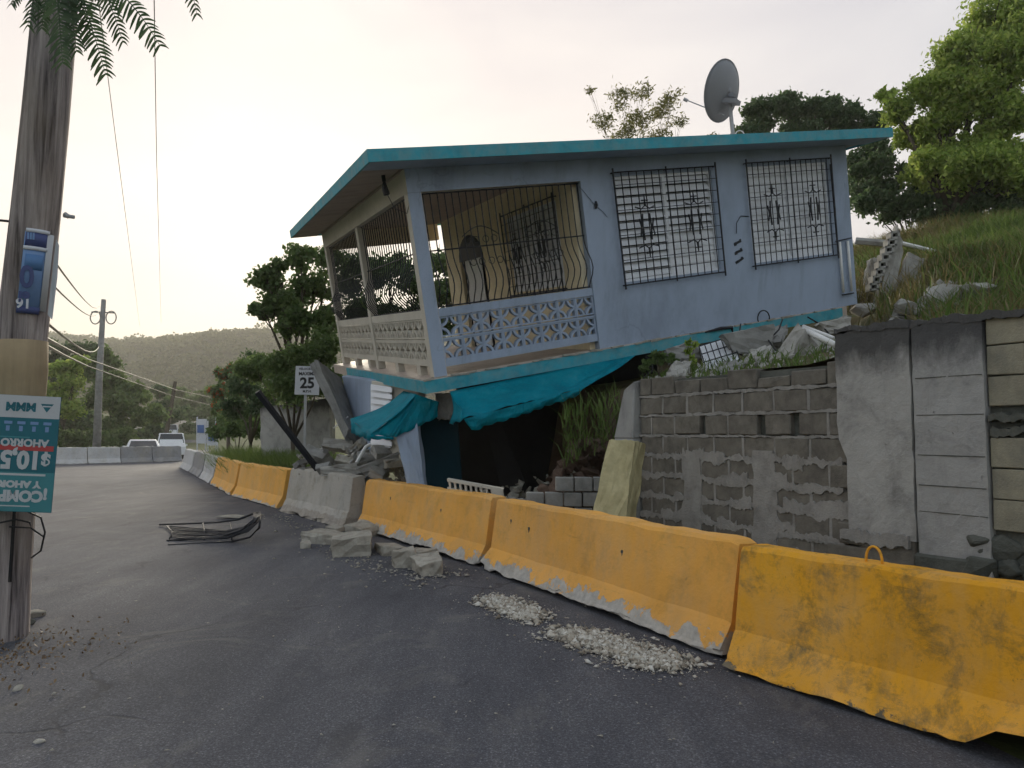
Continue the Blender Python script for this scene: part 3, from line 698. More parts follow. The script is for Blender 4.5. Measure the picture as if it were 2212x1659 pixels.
# ------------------------------------------------------------ satellite dish on the roof
dn = Vector((-.66, .67, .34)).normalized()                     # looks left, away from us and up
droot = HM @ Vector((HL(1578, 283, 1, .55).x, .55, H + .17))
dish = empty('satellite_dish', 'grey satellite dish on the roof edge, seen from behind', 'satellite dish', droot)
dc = P(1566, 197, droot.y - .1) - droot
Rq = dn.to_track_quat('Z', 'Y').to_matrix()
mb = MB(); nr, na = 6, 40; rad = .55
for i in range(nr + 1):
    for j in range(na):
        r = rad * i / nr; a = 2 * math.pi * j / na
        v = Vector((r * math.cos(a), r * math.sin(a) * 1.0, .55 * (r * r) - .1)); mb.v.append(tuple(dc + Rq @ v))
for i in range(nr):
    for j in range(na): mb.f.append((i*na + j, i*na + (j+1) % na, (i+1)*na + (j+1) % na, (i+1)*na + j)); mb.m.append(0)
o = mb.build('reflector', m_alu, dish, smooth=True); sm = o.modifiers.new('solid', 'SOLIDIFY'); sm.thickness = .018
mb = MB(); mb.tube([dc + Rq @ Vector((rad * math.cos(a), rad * math.sin(a), .55 * rad * rad - .1)) for a in np.linspace(0, 2*math.pi, 41)[:-1]], .012, 5, closed=True); mb.build('rim', m_alu, dish)
low = dc + Vector((-.02, 0, -.46)); tip = P(1480, 215, droot.y + .55) - droot
mb = MB(); mb.tube([low, low * .45 + tip * .55, tip], .013, 6); mb.build('feed_arm', m_galv, dish)
mb = MB(); mb.tube([tip - Vector((.03, 0, -.015)), tip + Vector((.05, 0, -.03))], .035, 8); mb.build('feed_horn', m_galv, dish)
hub = dc - dn * .1 + Vector((0, 0, -.2))
mb = MB(); mb.tube([Vector((.02, 0, 0)), Vector((.02, 0, .22)), hub], [.04, .04, .035], 8); mb.build('mast', m_galv, dish, smooth=True)
mb = MB(); mb.box(hub - dn * .03, (.2, .08, .28), Rq); mb.box(hub - dn * .06 + Vector((0, 0, .12)), (.1, .06, .12), Rq); mb.build('bracket', m_alu, dish)
for dx, dy in ((-.22, .05), (.26, .1), (-.1, -.12)):
    q = MB(); q.tube([Vector((dx, dy, .01)), Vector((.0, 0, .3))], .012, 5); q.build('strut', m_galv, dish)
q = MB(); q.tube([Vector((.02, 0, .04)), Vector((.28, -.05, .03))], .035, 6); q.build('foot', m_galv, dish)
q = MB(); q.tube([Vector((.13 + .09 * math.cos(a), -.06, .2 + .11 * math.sin(a))) for a in np.linspace(0, 2*math.pi, 15)[:-1]], .012, 5, closed=True); q.build('cable_coil', m_pvc, dish)

# ------------------------------------------------------------ concrete road barriers
BARP = [(.31, 0), (.31, .05), (.295, .068), (.205, .235), (.19, .255), (.108, .785), (.09, .81)]
def barrier(p0, p1, m, label, seed=0, loop=False, slot=None, lift=.0, hgt=.81, rough=.008, wscale=1.0, group='concrete road barriers', chip=.02, holes=()):
    """p0, p1: front toe ends on the ground, seen left to right along the road face"""
    p0, p1 = Vector(p0), Vector(p1); d = p1 - p0; Ln = d.length; ex = d.normalized(); ez = Vector((0, 0, 1)); eyy = ez.cross(ex)   # eyy points away from the road face
    rg = random.Random(seed); n = max(24, int(Ln / .07)); prof = BARP + [(-a, b) for a, b in reversed(BARP)]
    k = len(prof); mb = MB(); no = np.array([[rg.uniform(-1, 1) for _ in range(k)] for _ in range(n + 1)])
    for _ in range(3): no[1:-1] = (no[:-2] + 2 * no[1:-1] + no[2:]) / 4
    no = no * 2.0 + .25 * np.array([[rg.uniform(-1, 1) for _ in range(k)] for _ in range(n + 1)])
    ph = rg.uniform(0, 6)
    for i in range(n + 1):
        x = Ln * i / n; 
        for j, (a, b) in enumerate(prof):
            e = 1.0 - (.025 if i in (0, n) else 0)
            q = no[i][j]; yy = -a * wscale * e; zz = b * hgt / .81 * e
            if j in (0, k - 1):
                zz = lift * (.35 + .65 * math.sin(math.pi * i / n)) + chip * abs(q) * .9
                if slot and slot[0] < x < slot[1]:
                    t = (x - slot[0]) / (slot[1] - slot[0]); zz = max(zz, slot[2] * min(1, 3.2 * math.sin(math.pi * t)) ** .8)
                yy += rough * 2.5 * q
            elif j in (1, 2, k - 2, k - 3):
                low = (mb.v[-1][2] if j in (1, 2) else 0); zz = max(zz, low + .012) + rough * q + .006 * math.sin(x * 5 + ph); yy += rough * 1.8 * q
            else:
                yy += rough * .6 * q; zz += rough * .9 * q * (1 if b > .7 else .5) + .004 * math.sin(x * 3 + ph)
            mb.v.append((x - Ln/2, yy, zz))
    for i in range(n):
        for j in range(k):
            j2 = (j + 1) % k; mb.f.append((i*k + j, i*k + j2, (i+1)*k + j2, (i+1)*k + j)); mb.m.append(0)
    mb.f.append(tuple(range(k - 1, -1, -1))); mb.m.append(0); mb.f.append(tuple(n*k + j for j in range(k))); mb.m.append(0)
    me_o = mb.build('body', m, smooth=False)
    for poly in me_o.data.polygons: poly.use_smooth = len(poly.vertices) == 4
    me_o.data.set_sharp_from_angle(angle=R_(13))
    ctr = (p0 + p1) / 2 + eyy * .3 * wscale
    e = bpy.data.objects.new('road_barrier', None); C.objects.link(e); e.location = ctr
    e.rotation_euler = (0, 0, math.atan2(ex.y, ex.x)); tag(e, label, 'barrier', group); me_o.parent = e; e.empty_display_size = .2
    if loop:
        q = MB(); lx = loop
        q.tube([(lx + .05 * math.cos(a), 0, hgt - .02 + .115 * math.sin(a) ** .7) for a in np.linspace(.02, math.pi - .02, 13)], .008, 6); q.build('lifting_loop', m_bar_y2, e, smooth=True)
    for hx, hz_ in holes:
        q = MB(); yy = -(.19 - .082 * (hz_ - .255) / .53) * wscale; q.tube([(hx, yy - .003, hz_), (hx, yy + .03, hz_)], .017, 7); q.tube([(hx + .004, yy - .001, hz_ - .015), (hx + .002, yy - .001, hz_ - .05)], [.008, .003], 5); q.build('hole_shade_disc', m_stone, e)  # dark disc painted for the shade in a bolt hole, drip below
    return e
gA = G(1566, 1449); gM = G(1557, 1428); gB = G(1040, 1233); gB2 = G(1030, 1227); gC = G(766, 1144)
dirN = (G(2212, 1662) - gA).normalized()
barrier(gA, gA + dirN * 3.95, m_bar_y2, 'grimy mustard yellow barrier nearest the camera, with wire lifting loop', 1, loop=-1.1, slot=(1.5, 2.4, .15), lift=.03, rough=.009, chip=.03)
barrier(gB, gM, m_bar_y, 'yellow barrier in front of the block wall with paint scraped off its foot', 2, lift=.05, chip=.035, holes=((-1.45, .6), (-1.05, .56), (.55, .55)))
barrier(gC, gB2, m_bar_y, 'yellow barrier below the teal awnings, rubble slabs at its foot', 3, lift=.04, chip=.035, holes=((-.9, .58), (.75, .55)))
barrier(G(607, 1106), G(738, 1142), m_bar_c, 'bare grey concrete barrier turned out of line between yellow ones', 4, hgt=.86, rough=.016, wscale=.95, chip=.03)
barrier(G(500, 1073), G(597, 1100), m_bar_y3, 'yellow barrier left of the bare concrete one', 5, lift=.03)
barrier(G(453, 1047), G(496, 1071), m_bar_y3, 'yellow barrier next to the white barriers', 6, lift=.03)
barrier(G(430, 1034), G(451, 1046), m_bar_w, 'white barrier touching the farthest yellow barrier', 7, lift=.03)
barrier(G(409, 1022), G(428, 1033), m_bar_g, 'dull grey barrier between two white barriers', 8, lift=.03)
barrier(G(388, 1011), G(407, 1021), m_bar_w, 'farthest white barrier at the end of the roadside row', 9, lift=.03)
xs_ = [395, 331, 262, 190, 120, 45]; ys_ = [997, 999, 1001, 1003, 1005, 1007]
nm_ = ['rightmost scuffed grey barrier of the row across the road', 'scuffed grey barrier across the road in front of the white car', 'grey barrier across the road below the far pole', 'grey barrier across the road beside the teal poster', 'grey barrier across the road hidden behind the teal poster']
for k in range(5): barrier(G(xs_[k + 1] + 1, ys_[k + 1]), G(xs_[k] - 1, ys_[k]), m_bar_g if k < 2 else m_bar_w, nm_[k], 20 + k, hgt=.8, rough=.02 if k < 2 else .01)

# ------------------------------------------------------------ retaining wall of concrete blocks
def wallT(): 
    M_ = Matrix.Identity(4)
    for i, a in enumerate((WE, WB, Vector((0, 0, 1)))):
        for r in range(3): M_[r][i] = a[r]
    M_.translation = WO; return M_
rw = bpy.data.objects.new('retaining_wall', None); C.objects.link(rw); rw.matrix_world = wallT(); tag(rw, 'old block retaining wall with smeared mortar and plaster pilasters behind the barriers', 'wall')
rg = random.Random(3)
mb = MB(); mb.bx(.1, 2.86, .06, .24, -.1, 2.2); mb.bx(2.86, 7.2, .05, .24, -.1, 2.3); mb.build('wall_core', m_stone, rw)  # core coloured dark so that open joints and gaps look shaded
def irregular_block(mb, x0, x1, z0, z1, y0, y1, j=.008):
    f_ = lambda: rg.uniform(-j, j)
    b_ = [(x0 + f_(), y0 + f_(), z0 + f_()), (x1 + f_(), y0 + f_(), z0 + f_()), (x1 + f_(), y1, z0 + f_()), (x0 + f_(), y1, z0 + f_()),
          (x0 + f_(), y0 + f_(), z1 + f_()), (x1 + f_(), y0 + f_(), z1 + f_()), (x1 + f_(), y1, z1 + f_()), (x0 + f_(), y1, z1 + f_())]
    return mb.hexa(b_)
CH = .235
for r in range(10):
    x = .1 - (.2 if r % 2 else 0) + .02; z0 = -.1 + r * CH
    while x < 2.95:
        x1 = x + .4; a, b = max(x, .12), min(x1, 2.98)
        if r == 7 and round(x, 2) in (1.12, 1.92, 2.32): a += .075
        if b - a > .1 and not (r == 9 and rg.random() < .12):
            top = z0 + CH - .018
            if r == 9: top -= rg.choice((0, 0, .06, .1)) 
            q = MB(); irregular_block(q, a + .008, b - .008, z0 + .012, top, rg.uniform(-.004, .008), .2); q.build('block', m_block, rw, bevel=.009)
        x = x1
# mortar: wavy bed joints smeared over the blocks, head joints, vertical plaster smears
def smear(x0, x1, zc, h0, y=-.012, m=m_mortar, n=None, name='mortar_joint', wav=.022, seed=0):
    rr_ = random.Random(seed); n = n or max(6, int((x1 - x0) / .022)); mb = MB(); tp = []; 
    a = b = 0
    for i in range(n + 1):
        x = x0 + (x1 - x0) * i / n; a = a * .72 + rr_.uniform(-1, 1) * wav * .8; b = b * .72 + rr_.uniform(-1, 1) * wav * .8
        mb.v += [(x, y + rr_.uniform(-.002, .002), zc - h0/2 + min(b, h0 * .42)), (x, y + rr_.uniform(-.004, .003), zc + h0/2 + max(a, -h0 * .42)), (x, .09, zc + h0/2 + max(a, -h0 * .42)), (x, .09, zc - h0/2 + min(b, h0 * .42))]
    for i in range(n):
        o = i * 4
        for j in range(4): mb.f.append((o + j, o + (j + 1) % 4, o + 4 + (j + 1) % 4, o + 4 + j)); mb.m.append(0)
    mb.f += [(3, 2, 1, 0), tuple(n * 4 + j for j in range(4))]; mb.m += [0, 0]
    mb.f = [tuple(reversed(f)) for f in mb.f]
    return mb.build(name, m, rw)
for r in range(1, 10):
    h0 = .03 if r > 6 else rg.uniform(.05, .08); smear(.1, 2.86, r * CH - .104, h0, -.003 if r > 6 else -.006, seed=r, wav=.009 if r > 6 else .024)
for k in range(20):
    r = rg.randint(1, 6); x = rg.uniform(.3, 2.7); smear(x, x + rg.uniform(.15, .45), r * CH - .1 + rg.uniform(-.03, .06), rg.uniform(.06, .13), -.008, seed=50 + k, wav=.03)
for r in range(10):
    x = .12 + (.2 if r % 2 else .4)
    while x < 2.85:
        if (r, round(x, 1)) not in ((7, 1.1), (7, 1.9), (7, 2.3)) and r < 9:
            q = MB(); irregular_block(q, x - .014, x + .014, r * CH - .09, (r + 1) * CH - .12, .002, .1, .004); q.build('mortar_joint', m_mortar, rw)
        x += .4
def vsmear(xc, wd, z0, z1, m, y=-.02, seed=0):
    rr_ = random.Random(seed); n = int((z1 - z0) / .06); mb = MB(); a = b = 0
    for i in range(n + 1):
        z = z0 + (z1 - z0) * i / n; a = a * .6 + rr_.uniform(-1, 1) * .02; b = b * .6 + rr_.uniform(-1, 1) * .02
        mb.v += [(xc - wd/2 + a, y + rr_.uniform(-.003, .003), z), (xc + wd/2 + b, y + rr_.uniform(-.003, .003), z), (xc + wd/2 + b, .08, z), (xc - wd/2 + a, .08, z)]
    for i in range(n):
        o = i * 4
        for j in range(4): mb.f.append((o + j, o + (j + 1) % 4, o + 4 + (j + 1) % 4, o + 4 + j)); mb.m.append(0)
    mb.f += [(3, 2, 1, 0), tuple(n * 4 + j for j in range(4))]; mb.m += [0, 0]
    return mb.build('plaster_smear', m, rw)
vsmear(.98, .27, .25, 1.3, m_mortar, -.008, seed=1); vsmear(1.98, .3, .1, 1.4, m_mortar, -.008, seed=2)
# pilasters and the panel
def rough_slab(x0, x1, y0, y1, z0, z1, m, name, jag=.05, seed=0, nz=22, nx=8, bottom=None):
    rr_ = random.Random(seed); mb = MB(); k = nx + 1
    for j in range(nz + 1):
        for i in range(nx + 1):
            u, v = i / nx, j / nz; x = x0 + (x1 - x0) * u; z = z0 + (z1 - z0) * v
            if i in (0, nx): x += rr_.uniform(-1, 1) * jag * (.25 + .75 * (1 - v))
            if bottom and i == 0: x += bottom * (1 - smooth01(v * 1.9))
            if j == nz: z += rr_.uniform(-1, .3) * .04
            mb.v.append((x, y0 + rr_.uniform(-.004, .004), z))
    nf = len(mb.v)
    for v in list(mb.v[:nf]): mb.v.append((v[0], y1, v[2]))
    for j in range(nz):
        for i in range(nx):
            a = j*k + i; mb.f.append((a, a + 1, a + k + 1, a + k)); mb.f.append((nf + a + k, nf + a + k + 1, nf + a + 1, nf + a))
    ring = [i for i in range(k)] + [j*k + nx for j in range(1, nz + 1)] + [nz*k + i for i in range(nx - 1, -1, -1)] + [j*k for j in range(nz - 1, 0, -1)]
    for q, a in enumerate(ring): b = ring[(q + 1) % len(ring)]; mb.f.append((b, a, nf + a, nf + b))
    mb.m = [0] * len(mb.f); return mb.build(name, m, rw, bevel=0)
rough_slab(2.84, 3.52, -.035, .22, .7, 2.5, m_plaster, 'pilaster', .012, 5, bottom=.42)
q = MB(); irregular_block(q, 3.02, 3.5, -.1, .72, -.02, .22, .02); q.build('pilaster_foot', m_block, rw, bevel=.015)
for r in range(4):
    q = MB(); irregular_block(q, 2.7 + .1 * (r % 2), 3.1 + .12 * (r % 2), r * .2, r * .2 + .185, -.03, .2, .01); q.build('block', m_block, rw, bevel=.01)
smear(2.8, 3.46, .42, .07, -.052, seed=91); smear(2.85, 3.47, .68, .09, -.058, seed=92); smear(2.7, 3.4, .2, .06, -.045, seed=93)
rough_slab(3.54, 4.08, -.03, .22, .5, 2.48, m_plaster_b, 'panel', .006, 6)
q = MB(); irregular_block(q, 3.49, 3.56, -.1, 2.4, .01, .22, .006); q.build('joint_strip', m_stone, rw)
for z in (2.02, 1.72, 1.4, 1.16, .95): q = MB(); q.bx(3.56, 4.07, -.0335, -.02, z, z + .007); q.build('board_mark', m_stone, rw)
for r in range(7):
    z0 = .86 + r * .23
    if r == 3: 
        for kk in range(2): smear(4.1, 6.9, z0 + .05 + .1 * kk, .06, -.01 - .02 * kk, m_stone, seed=200 + kk, name='rough_ledge')
        continue
    x = 4.08 - (.25 if r % 2 else 0)
    while x < 7.0:
        a = max(x, 4.09); b = x + .52
        if b - a > .1: q = MB(); irregular_block(q, a + .003, b - .003, z0 + .004, z0 + .226, rg.uniform(-.004, .004), .2, .004); q.build('block', m_block_t, rw, bevel=.006)
        x = b
smear(3.5, 7.1, 2.47, .06, -.036, m_plaster, seed=300, name='coping', wav=.016); smear(2.84, 3.53, 2.49, .06, -.045, m_plaster, seed=301, name='coping', wav=.016)
# stone rubble footing
def hull(rg_, sx, sy, sz, n=11):
    bm = bmesh.new()
    for _ in range(n):
        v = Vector((rg_.gauss(0, 1), rg_.gauss(0, 1), rg_.gauss(0, 1))).normalized() * rg_.uniform(.82, 1)
        bm.verts.new((v.x * sx, v.y * sy, v.z * sz))
    bmesh.ops.convex_hull(bm, input=bm.verts); 
    bmesh.ops.delete(bm, geom=[v for v in bm.verts if not v.link_faces], context='VERTS')
    me = bpy.data.meshes.new('stone'); bm.to_mesh(me); bm.free(); return me
smes = []
for k in range(8):
    me = hull(rg, .17, .12, .1, 16); me.materials.append(m_stone); smes.append(me)
for k in range(100):
    u_ = 4.0 + (k % 20) * .16 + rg.uniform(-.06, .06); z = .06 + (k // 20) * .17 + rg.uniform(-.03, .03)
    T = Matrix.Translation((u_, .06 + rg.uniform(-.05, .03), z)) @ Euler((rg.uniform(0, 6), rg.uniform(-.4, .4), rg.uniform(-.3, .3))).to_matrix().to_4x4()
    link('stone', rg.choice(smes), rw, .012, T @ Matrix.Scale(rg.uniform(.8, 1.4), 4))
q = MB(); irregular_block(q, 3.5, 4.05, .0, .62, -.06, .1, .02); q.build('footing_slab', m_stone, rw, bevel=.02)
# end column
q = MB(); q.bx(-.28, .09, -.1, .2, -.1, 1.5); q.hexa([(-.28, -.1, 1.5), (.09, -.1, 1.5), (.09, .2, 1.5), (-.28, .2, 1.5), (-.1, -.08, 2.1), (.1, -.08, 2.2), (.1, .2, 2.25), (-.16, .2, 2.15)]); q.build('end_column', m_plaster_b, rw, bevel=.015)

# ------------------------------------------------------------ leaning pale yellow post, low block wall, fragments behind the barriers
mb = MB(); Yt, Yb = 8.3, 7.95
tl, tr, trb = P(1315, 950, Yt), P(1372, 952, Yt), P(1397, 960, Yt + .25); bl, br, brb = P(1272, 1150, Yb), P(1345, 1160, Yb), P(1368, 1150, Yb + .3)
bk = lambda a, b, c: a + (c - b)
mb.hexa([bl, br, brb, bk(bl, br, brb), tl, tr, trb, bk(tl, tr, trb)]); o = mb.build('leaning_post', m_yellowpost); roughen(o.data, .007, 6, 3); tag(o, 'pale yellow concrete post leaning against the end of the block wall', 'post')
lw_ = empty('low_block_wall', 'low pale block wall behind the barrier at the dark cavity', 'wall', P(1200, 1130, 9.3))
for r in range(3):
    for k in range(5):
        x0 = 1118 + k * 41 + (18 if r % 2 else 0); y0 = 1128 - r * 33 
        if r == 2 and k < 2: continue
        q = MB(); pxhexa(q, [(x0 + 1, y0 - 31), (x0 + 39, y0 - 30), (x0 + 39, y0), (x0 + 1, y0 - 1)], [9.3 + .02 * rg.random()] * 4, .16); q.v = [tuple(Vector(v) - lw_.location) for v in q.v]; q.build('block', m_conc, lw_, bevel=.008)
fr = empty('breeze_block_fragment', 'broken white strip of pierced blocks lying behind the yellow barrier', 'block', P(1030, 1052, 9.9))
q = MB(); pxhexa(q, [(966, 1034), (1088, 1056), (1086, 1062), (966, 1040)], 9.9, .2); pxhexa(q, [(966, 1053), (1086, 1075), (1086, 1080), (966, 1060)], 9.9, .2)
for k in range(11): x = 968 + 11.4 * k; y = 1037 + 2.05 * k; pxhexa(q, [(x, y), (x + 4.5, y + .8), (x + 7, y + 20), (x + 2.5, y + 19)], 9.91, .17)
pxhexa(q, [(1062, 1052), (1086, 1057), (1086, 1078), (1062, 1073)], 9.88, .16)
q.v = [tuple(Vector(v) - fr.location) for v in q.v]; q.build('pierced_strip', m_offwhite, fr)
o = pxslab('plank', 'dark plank behind the white pierced fragment', 'plank', [(1100, 1074), (1140, 1082), (1140, 1094), (1100, 1088)], 9.6, .08, m_conc)

# ------------------------------------------------------------ rubble
def slabmesh(r_, sx, sy, sz):
    mb = MB(); j = lambda s: r_.uniform(.72, 1.08) * s
    top = [(-j(sx), -j(sy), sz * r_.uniform(.6, 1)), (j(sx), -j(sy), sz * r_.uniform(.6, 1)), (j(sx), j(sy), sz * r_.uniform(.7, 1.1)), (-j(sx), j(sy), sz * r_.uniform(.7, 1.1))]
    bot = [(x * r_.uniform(.9, 1.1), y * r_.uniform(.9, 1.1), -sz) for x, y, z in top]; mb.hexa(bot + top); mb.m = []
    bm = bmesh.new(); vs_ = [bm.verts.new(v) for v in mb.v]
    for f in mb.f: bm.faces.new([vs_[i] for i in f])
    bmesh.ops.subdivide_edges(bm, edges=bm.edges[:], cuts=2, use_grid_fill=True)
    for v in bm.verts:
        k_ = .09 * min(sx, sz * 2); v.co += Vector((r_.uniform(-1, 1), r_.uniform(-1, 1), r_.uniform(-.6, .6))) * k_
    bmesh.ops.recalc_face_normals(bm, faces=bm.faces[:])
    me = bpy.data.meshes.new('slab'); bm.to_mesh(me); bm.free(); return me
def chunk(name, label, pos, size, seed, m=m_rubble, rot=None, cat='rubble', group=None, n=14):
    r_ = random.Random(seed); me = slabmesh(r_, *size) if n == 0 else hull(r_, size[0], size[1], size[2], n); me.name = name; me.materials.append(m)
    o = link(name, me, None, .008); o.location = pos; o.rotation_euler = rot or (r_.uniform(-.2, .2), r_.uniform(-.2, .2), r_.uniform(0, 6)); tag(o, label, cat, group); return o
rub = [(712, 1173, .42, .26, .09, 'flat pale slab, farthest left of the rubble at the barrier foot'), (757, 1196, .44, .3, .15, 'largest broken concrete slab at the barrier foot'),
       (842, 1195, .42, .2, .07, 'long flat slab against the yellow barrier foot'), (872, 1222, .3, .16, .12, 'squarish pale block beside the yellow barrier foot'),
       (925, 1240, .3, .18, .11, 'pale block nearest the camera in the rubble row'), (905, 1203, .32, .2, .06, 'thin slab tucked under the yellow barrier edge'),
       (780, 1160, .22, .2, .12, 'rough lump between the grey and yellow barriers'), (660, 1186, .12, .08, .06, 'small bluish lump left of the slabs'),
       (725, 1148, .2, .12, .05, 'thin chip at the corner of the bare concrete barrier'), (700, 1128, .16, .1, .06, 'small lump at the foot of the bare concrete barrier')]
for k, (x, y, a, b, c_, lb) in enumerate(rub):
    p = G(x, y); chunk('concrete_chunk', lb, (p.x, p.y, c_ * .75), (a * .85, b * .9, c_), 40 + k, rot=(random.uniform(-.12, .12), random.uniform(-.12, .12), -.9 + random.uniform(-.5, .5)), group='slabs at the barrier foot', n=0)
# two crumb heaps and scattered grit
def crumbs(name, label, pts, n, smax, m, spread, base_h=.02, pw=2.2):
    V = []; F = []; r_ = np.random.default_rng(len(label))
    cube = np.array([[1, 0, -.4], [-.5, .87, -.4], [-.5, -.87, -.2], [.1, .05, .3]])
    fc = np.array([[0, 1, 3], [1, 2, 3], [2, 0, 3], [0, 2, 1]])
    for k in range(n):
        t = r_.random() * (len(pts) - 1); i = int(t); f_ = t - i; c_ = np.array(pts[i]) * (1 - f_) + np.array(pts[i + 1]) * f_
        off = r_.normal(0, spread, 2) * r_.choice([.45, 1.0, 1.6]); s_ = smax * r_.random() ** pw + .003
        a = r_.random() * 6.28; ca, sa = math.cos(a), math.sin(a); q = cube * (s_ * r_.uniform(.4, 1.9, 3)); q = q @ np.array([[ca, -sa, 0], [sa, ca, 0], [0, 0, 1]])
        hz = max(0, 1 - np.hypot(*off) / (2 * spread)) * base_h
        V.append(q + [c_[0] + off[0], c_[1] + off[1], .03 + hz * r_.random() + s_ * .3]); F.append(fc + 4 * k)
    o = stuff(npmesh(name, np.concatenate(V), np.concatenate(F), m)); o['label'] = label; o['category'] = 'gravel'; return o
gg = lambda *a: [tuple(G(x, y))[:2] for x, y in a]
crumbs('plaster_crumbs', 'heap of pale plaster crumbs in front of the middle yellow barrier', gg((1065, 1298), (1110, 1318), (1150, 1342)), 3200, .034, m_crumb, .07, .012, 3.6)
crumbs('plaster_crumbs', 'longer heap of pale plaster crumbs nearest the camera', gg((1215, 1375), (1275, 1385), (1330, 1400), (1385, 1430), (1455, 1440)), 5600, .036, m_crumb, .08, .014, 3.6)
crumbs('plaster_dust', 'fine pale dust around the smaller plaster heap', gg((1050, 1298), (1110, 1322), (1155, 1345)), 2600, .008, m_crumb, .09, .0, 2.0)
crumbs('plaster_dust', 'fine pale dust around the longer plaster heap', gg((1215, 1377), (1275, 1390), (1340, 1408), (1390, 1438), (1475, 1446)), 5000, .008, m_crumb, .1, .0, 2.0)
crumbs('road_grit', 'loose grit scattered along the barrier foot', gg((600, 1115), (680, 1160), (760, 1210), (900, 1255), (1000, 1240)), 800, .024, m_rubble, .25, .0)
crumbs('road_grit', 'fine grit scattered over the road', gg((150, 1250), (600, 1300), (1000, 1400), (1500, 1500), (900, 1650), (200, 1620)), 260, .011, m_rubble, .6, .0)
# rubble heap under the left awning
def heap(name, label, spots, m, seed):
    r_ = random.Random(seed); V = []; F = []
    for p, sz_ in spots:
        bm = bmesh.new()
        for _ in range(9):
            v = Vector((r_.gauss(0, 1), r_.gauss(0, 1), r_.gauss(0, 1))).normalized(); bm.verts.new((v.x * sz_, v.y * sz_ * .75, v.z * sz_ * .5))
        bmesh.ops.convex_hull(bm, input=bm.verts); E_ = Euler((r_.uniform(-1, 1), r_.uniform(-1, 1), r_.uniform(0, 6))).to_matrix(); bm.verts.index_update(); o = len(V)
        V += [tuple(E_ @ v.co + Vector(p)) for v in bm.verts]; F += [tuple(o + v.index for v in f.verts) for f in bm.faces]; bm.free()
    me = bpy.data.meshes.new(name); me.from_pydata(V, [], F); me.materials.append(m); o = link(name, me); stuff(o); o['label'] = label; o['category'] = 'rubble'; return o
sp1 = [[], [], []]
for k in range(280):
    r_ = random.Random(900 + k); x = r_.uniform(645, 880); t = (x - 640) / 240
    y = 1040 - r_.random() ** 1.3 * (58 + 16 * math.sin(t * 3)); Y = 13.9 - t * 1.7 + r_.uniform(-.1, .9); sp1[k % 3].append((P(x, y, Y), .03 + .1 * r_.random() ** 2))
for sp_, m, nm in zip(sp1, (m_conc, m_conc_l, m_rubble), ('dark', 'pale', 'tan')): heap('rubble_heap', nm + ' broken concrete bits heaped under the left awning', sp_, m, 5)
big = [(690, 985, .26, 13.7, 'grey lump at the left end of the awning heap'), (728, 962, .3, 14.0, 'large tilted lump below the leaning slab'), (752, 1000, .24, 13.3, 'pale lump right of the black leaning post'), (800, 990, .26, 13.0, 'pale slab piece in the middle of the awning heap'),
       (832, 978, .22, 12.6, 'lump under the left awning valance'), (858, 1000, .22, 12.2, 'lump beside the blue-grey leaning pillar'), (705, 1015, .2, 13.2, 'small lump behind the bare concrete barrier'), (820, 1020, .22, 12.3, 'lump just above the end of the bare barrier'), (772, 965, .22, 13.6, 'high lump against the ground floor wall'), (650, 1000, .16, 14.3, 'small lump in the grass left of the heap')]
for k, (x, y, sz_, Y, lb) in enumerate(big):
    r_ = random.Random(70 + k); chunk('rubble_piece', lb, P(x, y, Y), (sz_, sz_ * .7, sz_ * .35), 70 + k, [m_conc, m_conc_l, m_rubble][k % 3], (r_.uniform(-.7, .7), r_.uniform(-.7, .7), r_.uniform(0, 6)), group='heap under the left awning', n=0)
o = chunk('rubble_mound', 'grey mound of crushed concrete under the heap of broken pieces', P(800, 1045, 13.9) + Vector((0, 0, -.1)), (.8, .7, .4), 77, m_conc, (0, 0, .4), n=60)
pxslab('broken_beam', 'broken concrete beam lying on top of the bare concrete barrier heap', 'beam', [(690, 1010), (785, 1000), (790, 1022), (695, 1028)], 12.9, .3, m_conc_l)
pxslab('broken_beam', 'dark broken beam slanting down to the house pillar', 'beam', [(770, 1012), (862, 975), (868, 990), (790, 1030)], 12.3, .25, m_conc)
q = MB(); q.tube([P(770, 1000, 12.7), P(790, 965, 12.9), P(800, 960, 12.9)], .03, 6); tag(q.build('bent_pipe', m_pvc), 'short bent white pipe sticking out of the heap', 'pipe')
q = MB(); q.tube([P(720, 925, 14), P(752, 900, 13.9)], .012, 5); tag(q.build('broken_pipe', m_pvc), 'thin white rod jutting left of the awning', 'pipe')
# debris between wall and house
pxslab('concrete_slab_piece', 'grey concrete slab standing on edge under the slab edge', 'slab', [(1672, 770), (1722, 697), (1738, 715), (1690, 790)], [9.2, 9.2, 9.0, 9.0], .35, m_conc_l, .03)
pxslab('wall_fragment', 'pale cracked wall fragment beneath the right end of the slab', 'slab', [(1560, 722), (1672, 700), (1670, 760), (1590, 762)], 10.6, .15, m_conc, .02)
for k, (a, b, lb) in enumerate((((1735, 712, 9.2), (1805, 745, 8.6), 'upper white pipe in the debris above the pilaster'), ((1735, 705, 9.5), (1800, 730, 9.0), 'thin white pipe behind the upper pipe'))):
    q = MB(); q.tube([P(*a), P(*b)], .04 if k == 0 else .025, 8); tag(q.build('debris_pipe', m_pvc, smooth=True), lb, 'pipe')
wg = empty('fallen_window', 'fallen barred white window in the weeds under the slab edge', 'window', P(1550, 765, 10.6))
wq = [(1510, 748), (1582, 726), (1598, 778), (1524, 800)]
def wql(u, v, Y): x = (wq[0][0] * (1 - u) + wq[1][0] * u) * (1 - v) + (wq[3][0] * (1 - u) + wq[2][0] * u) * v; y = (wq[0][1] * (1 - u) + wq[1][1] * u) * (1 - v) + (wq[3][1] * (1 - u) + wq[2][1] * u) * v; return P(x, y, Y) - wg.location
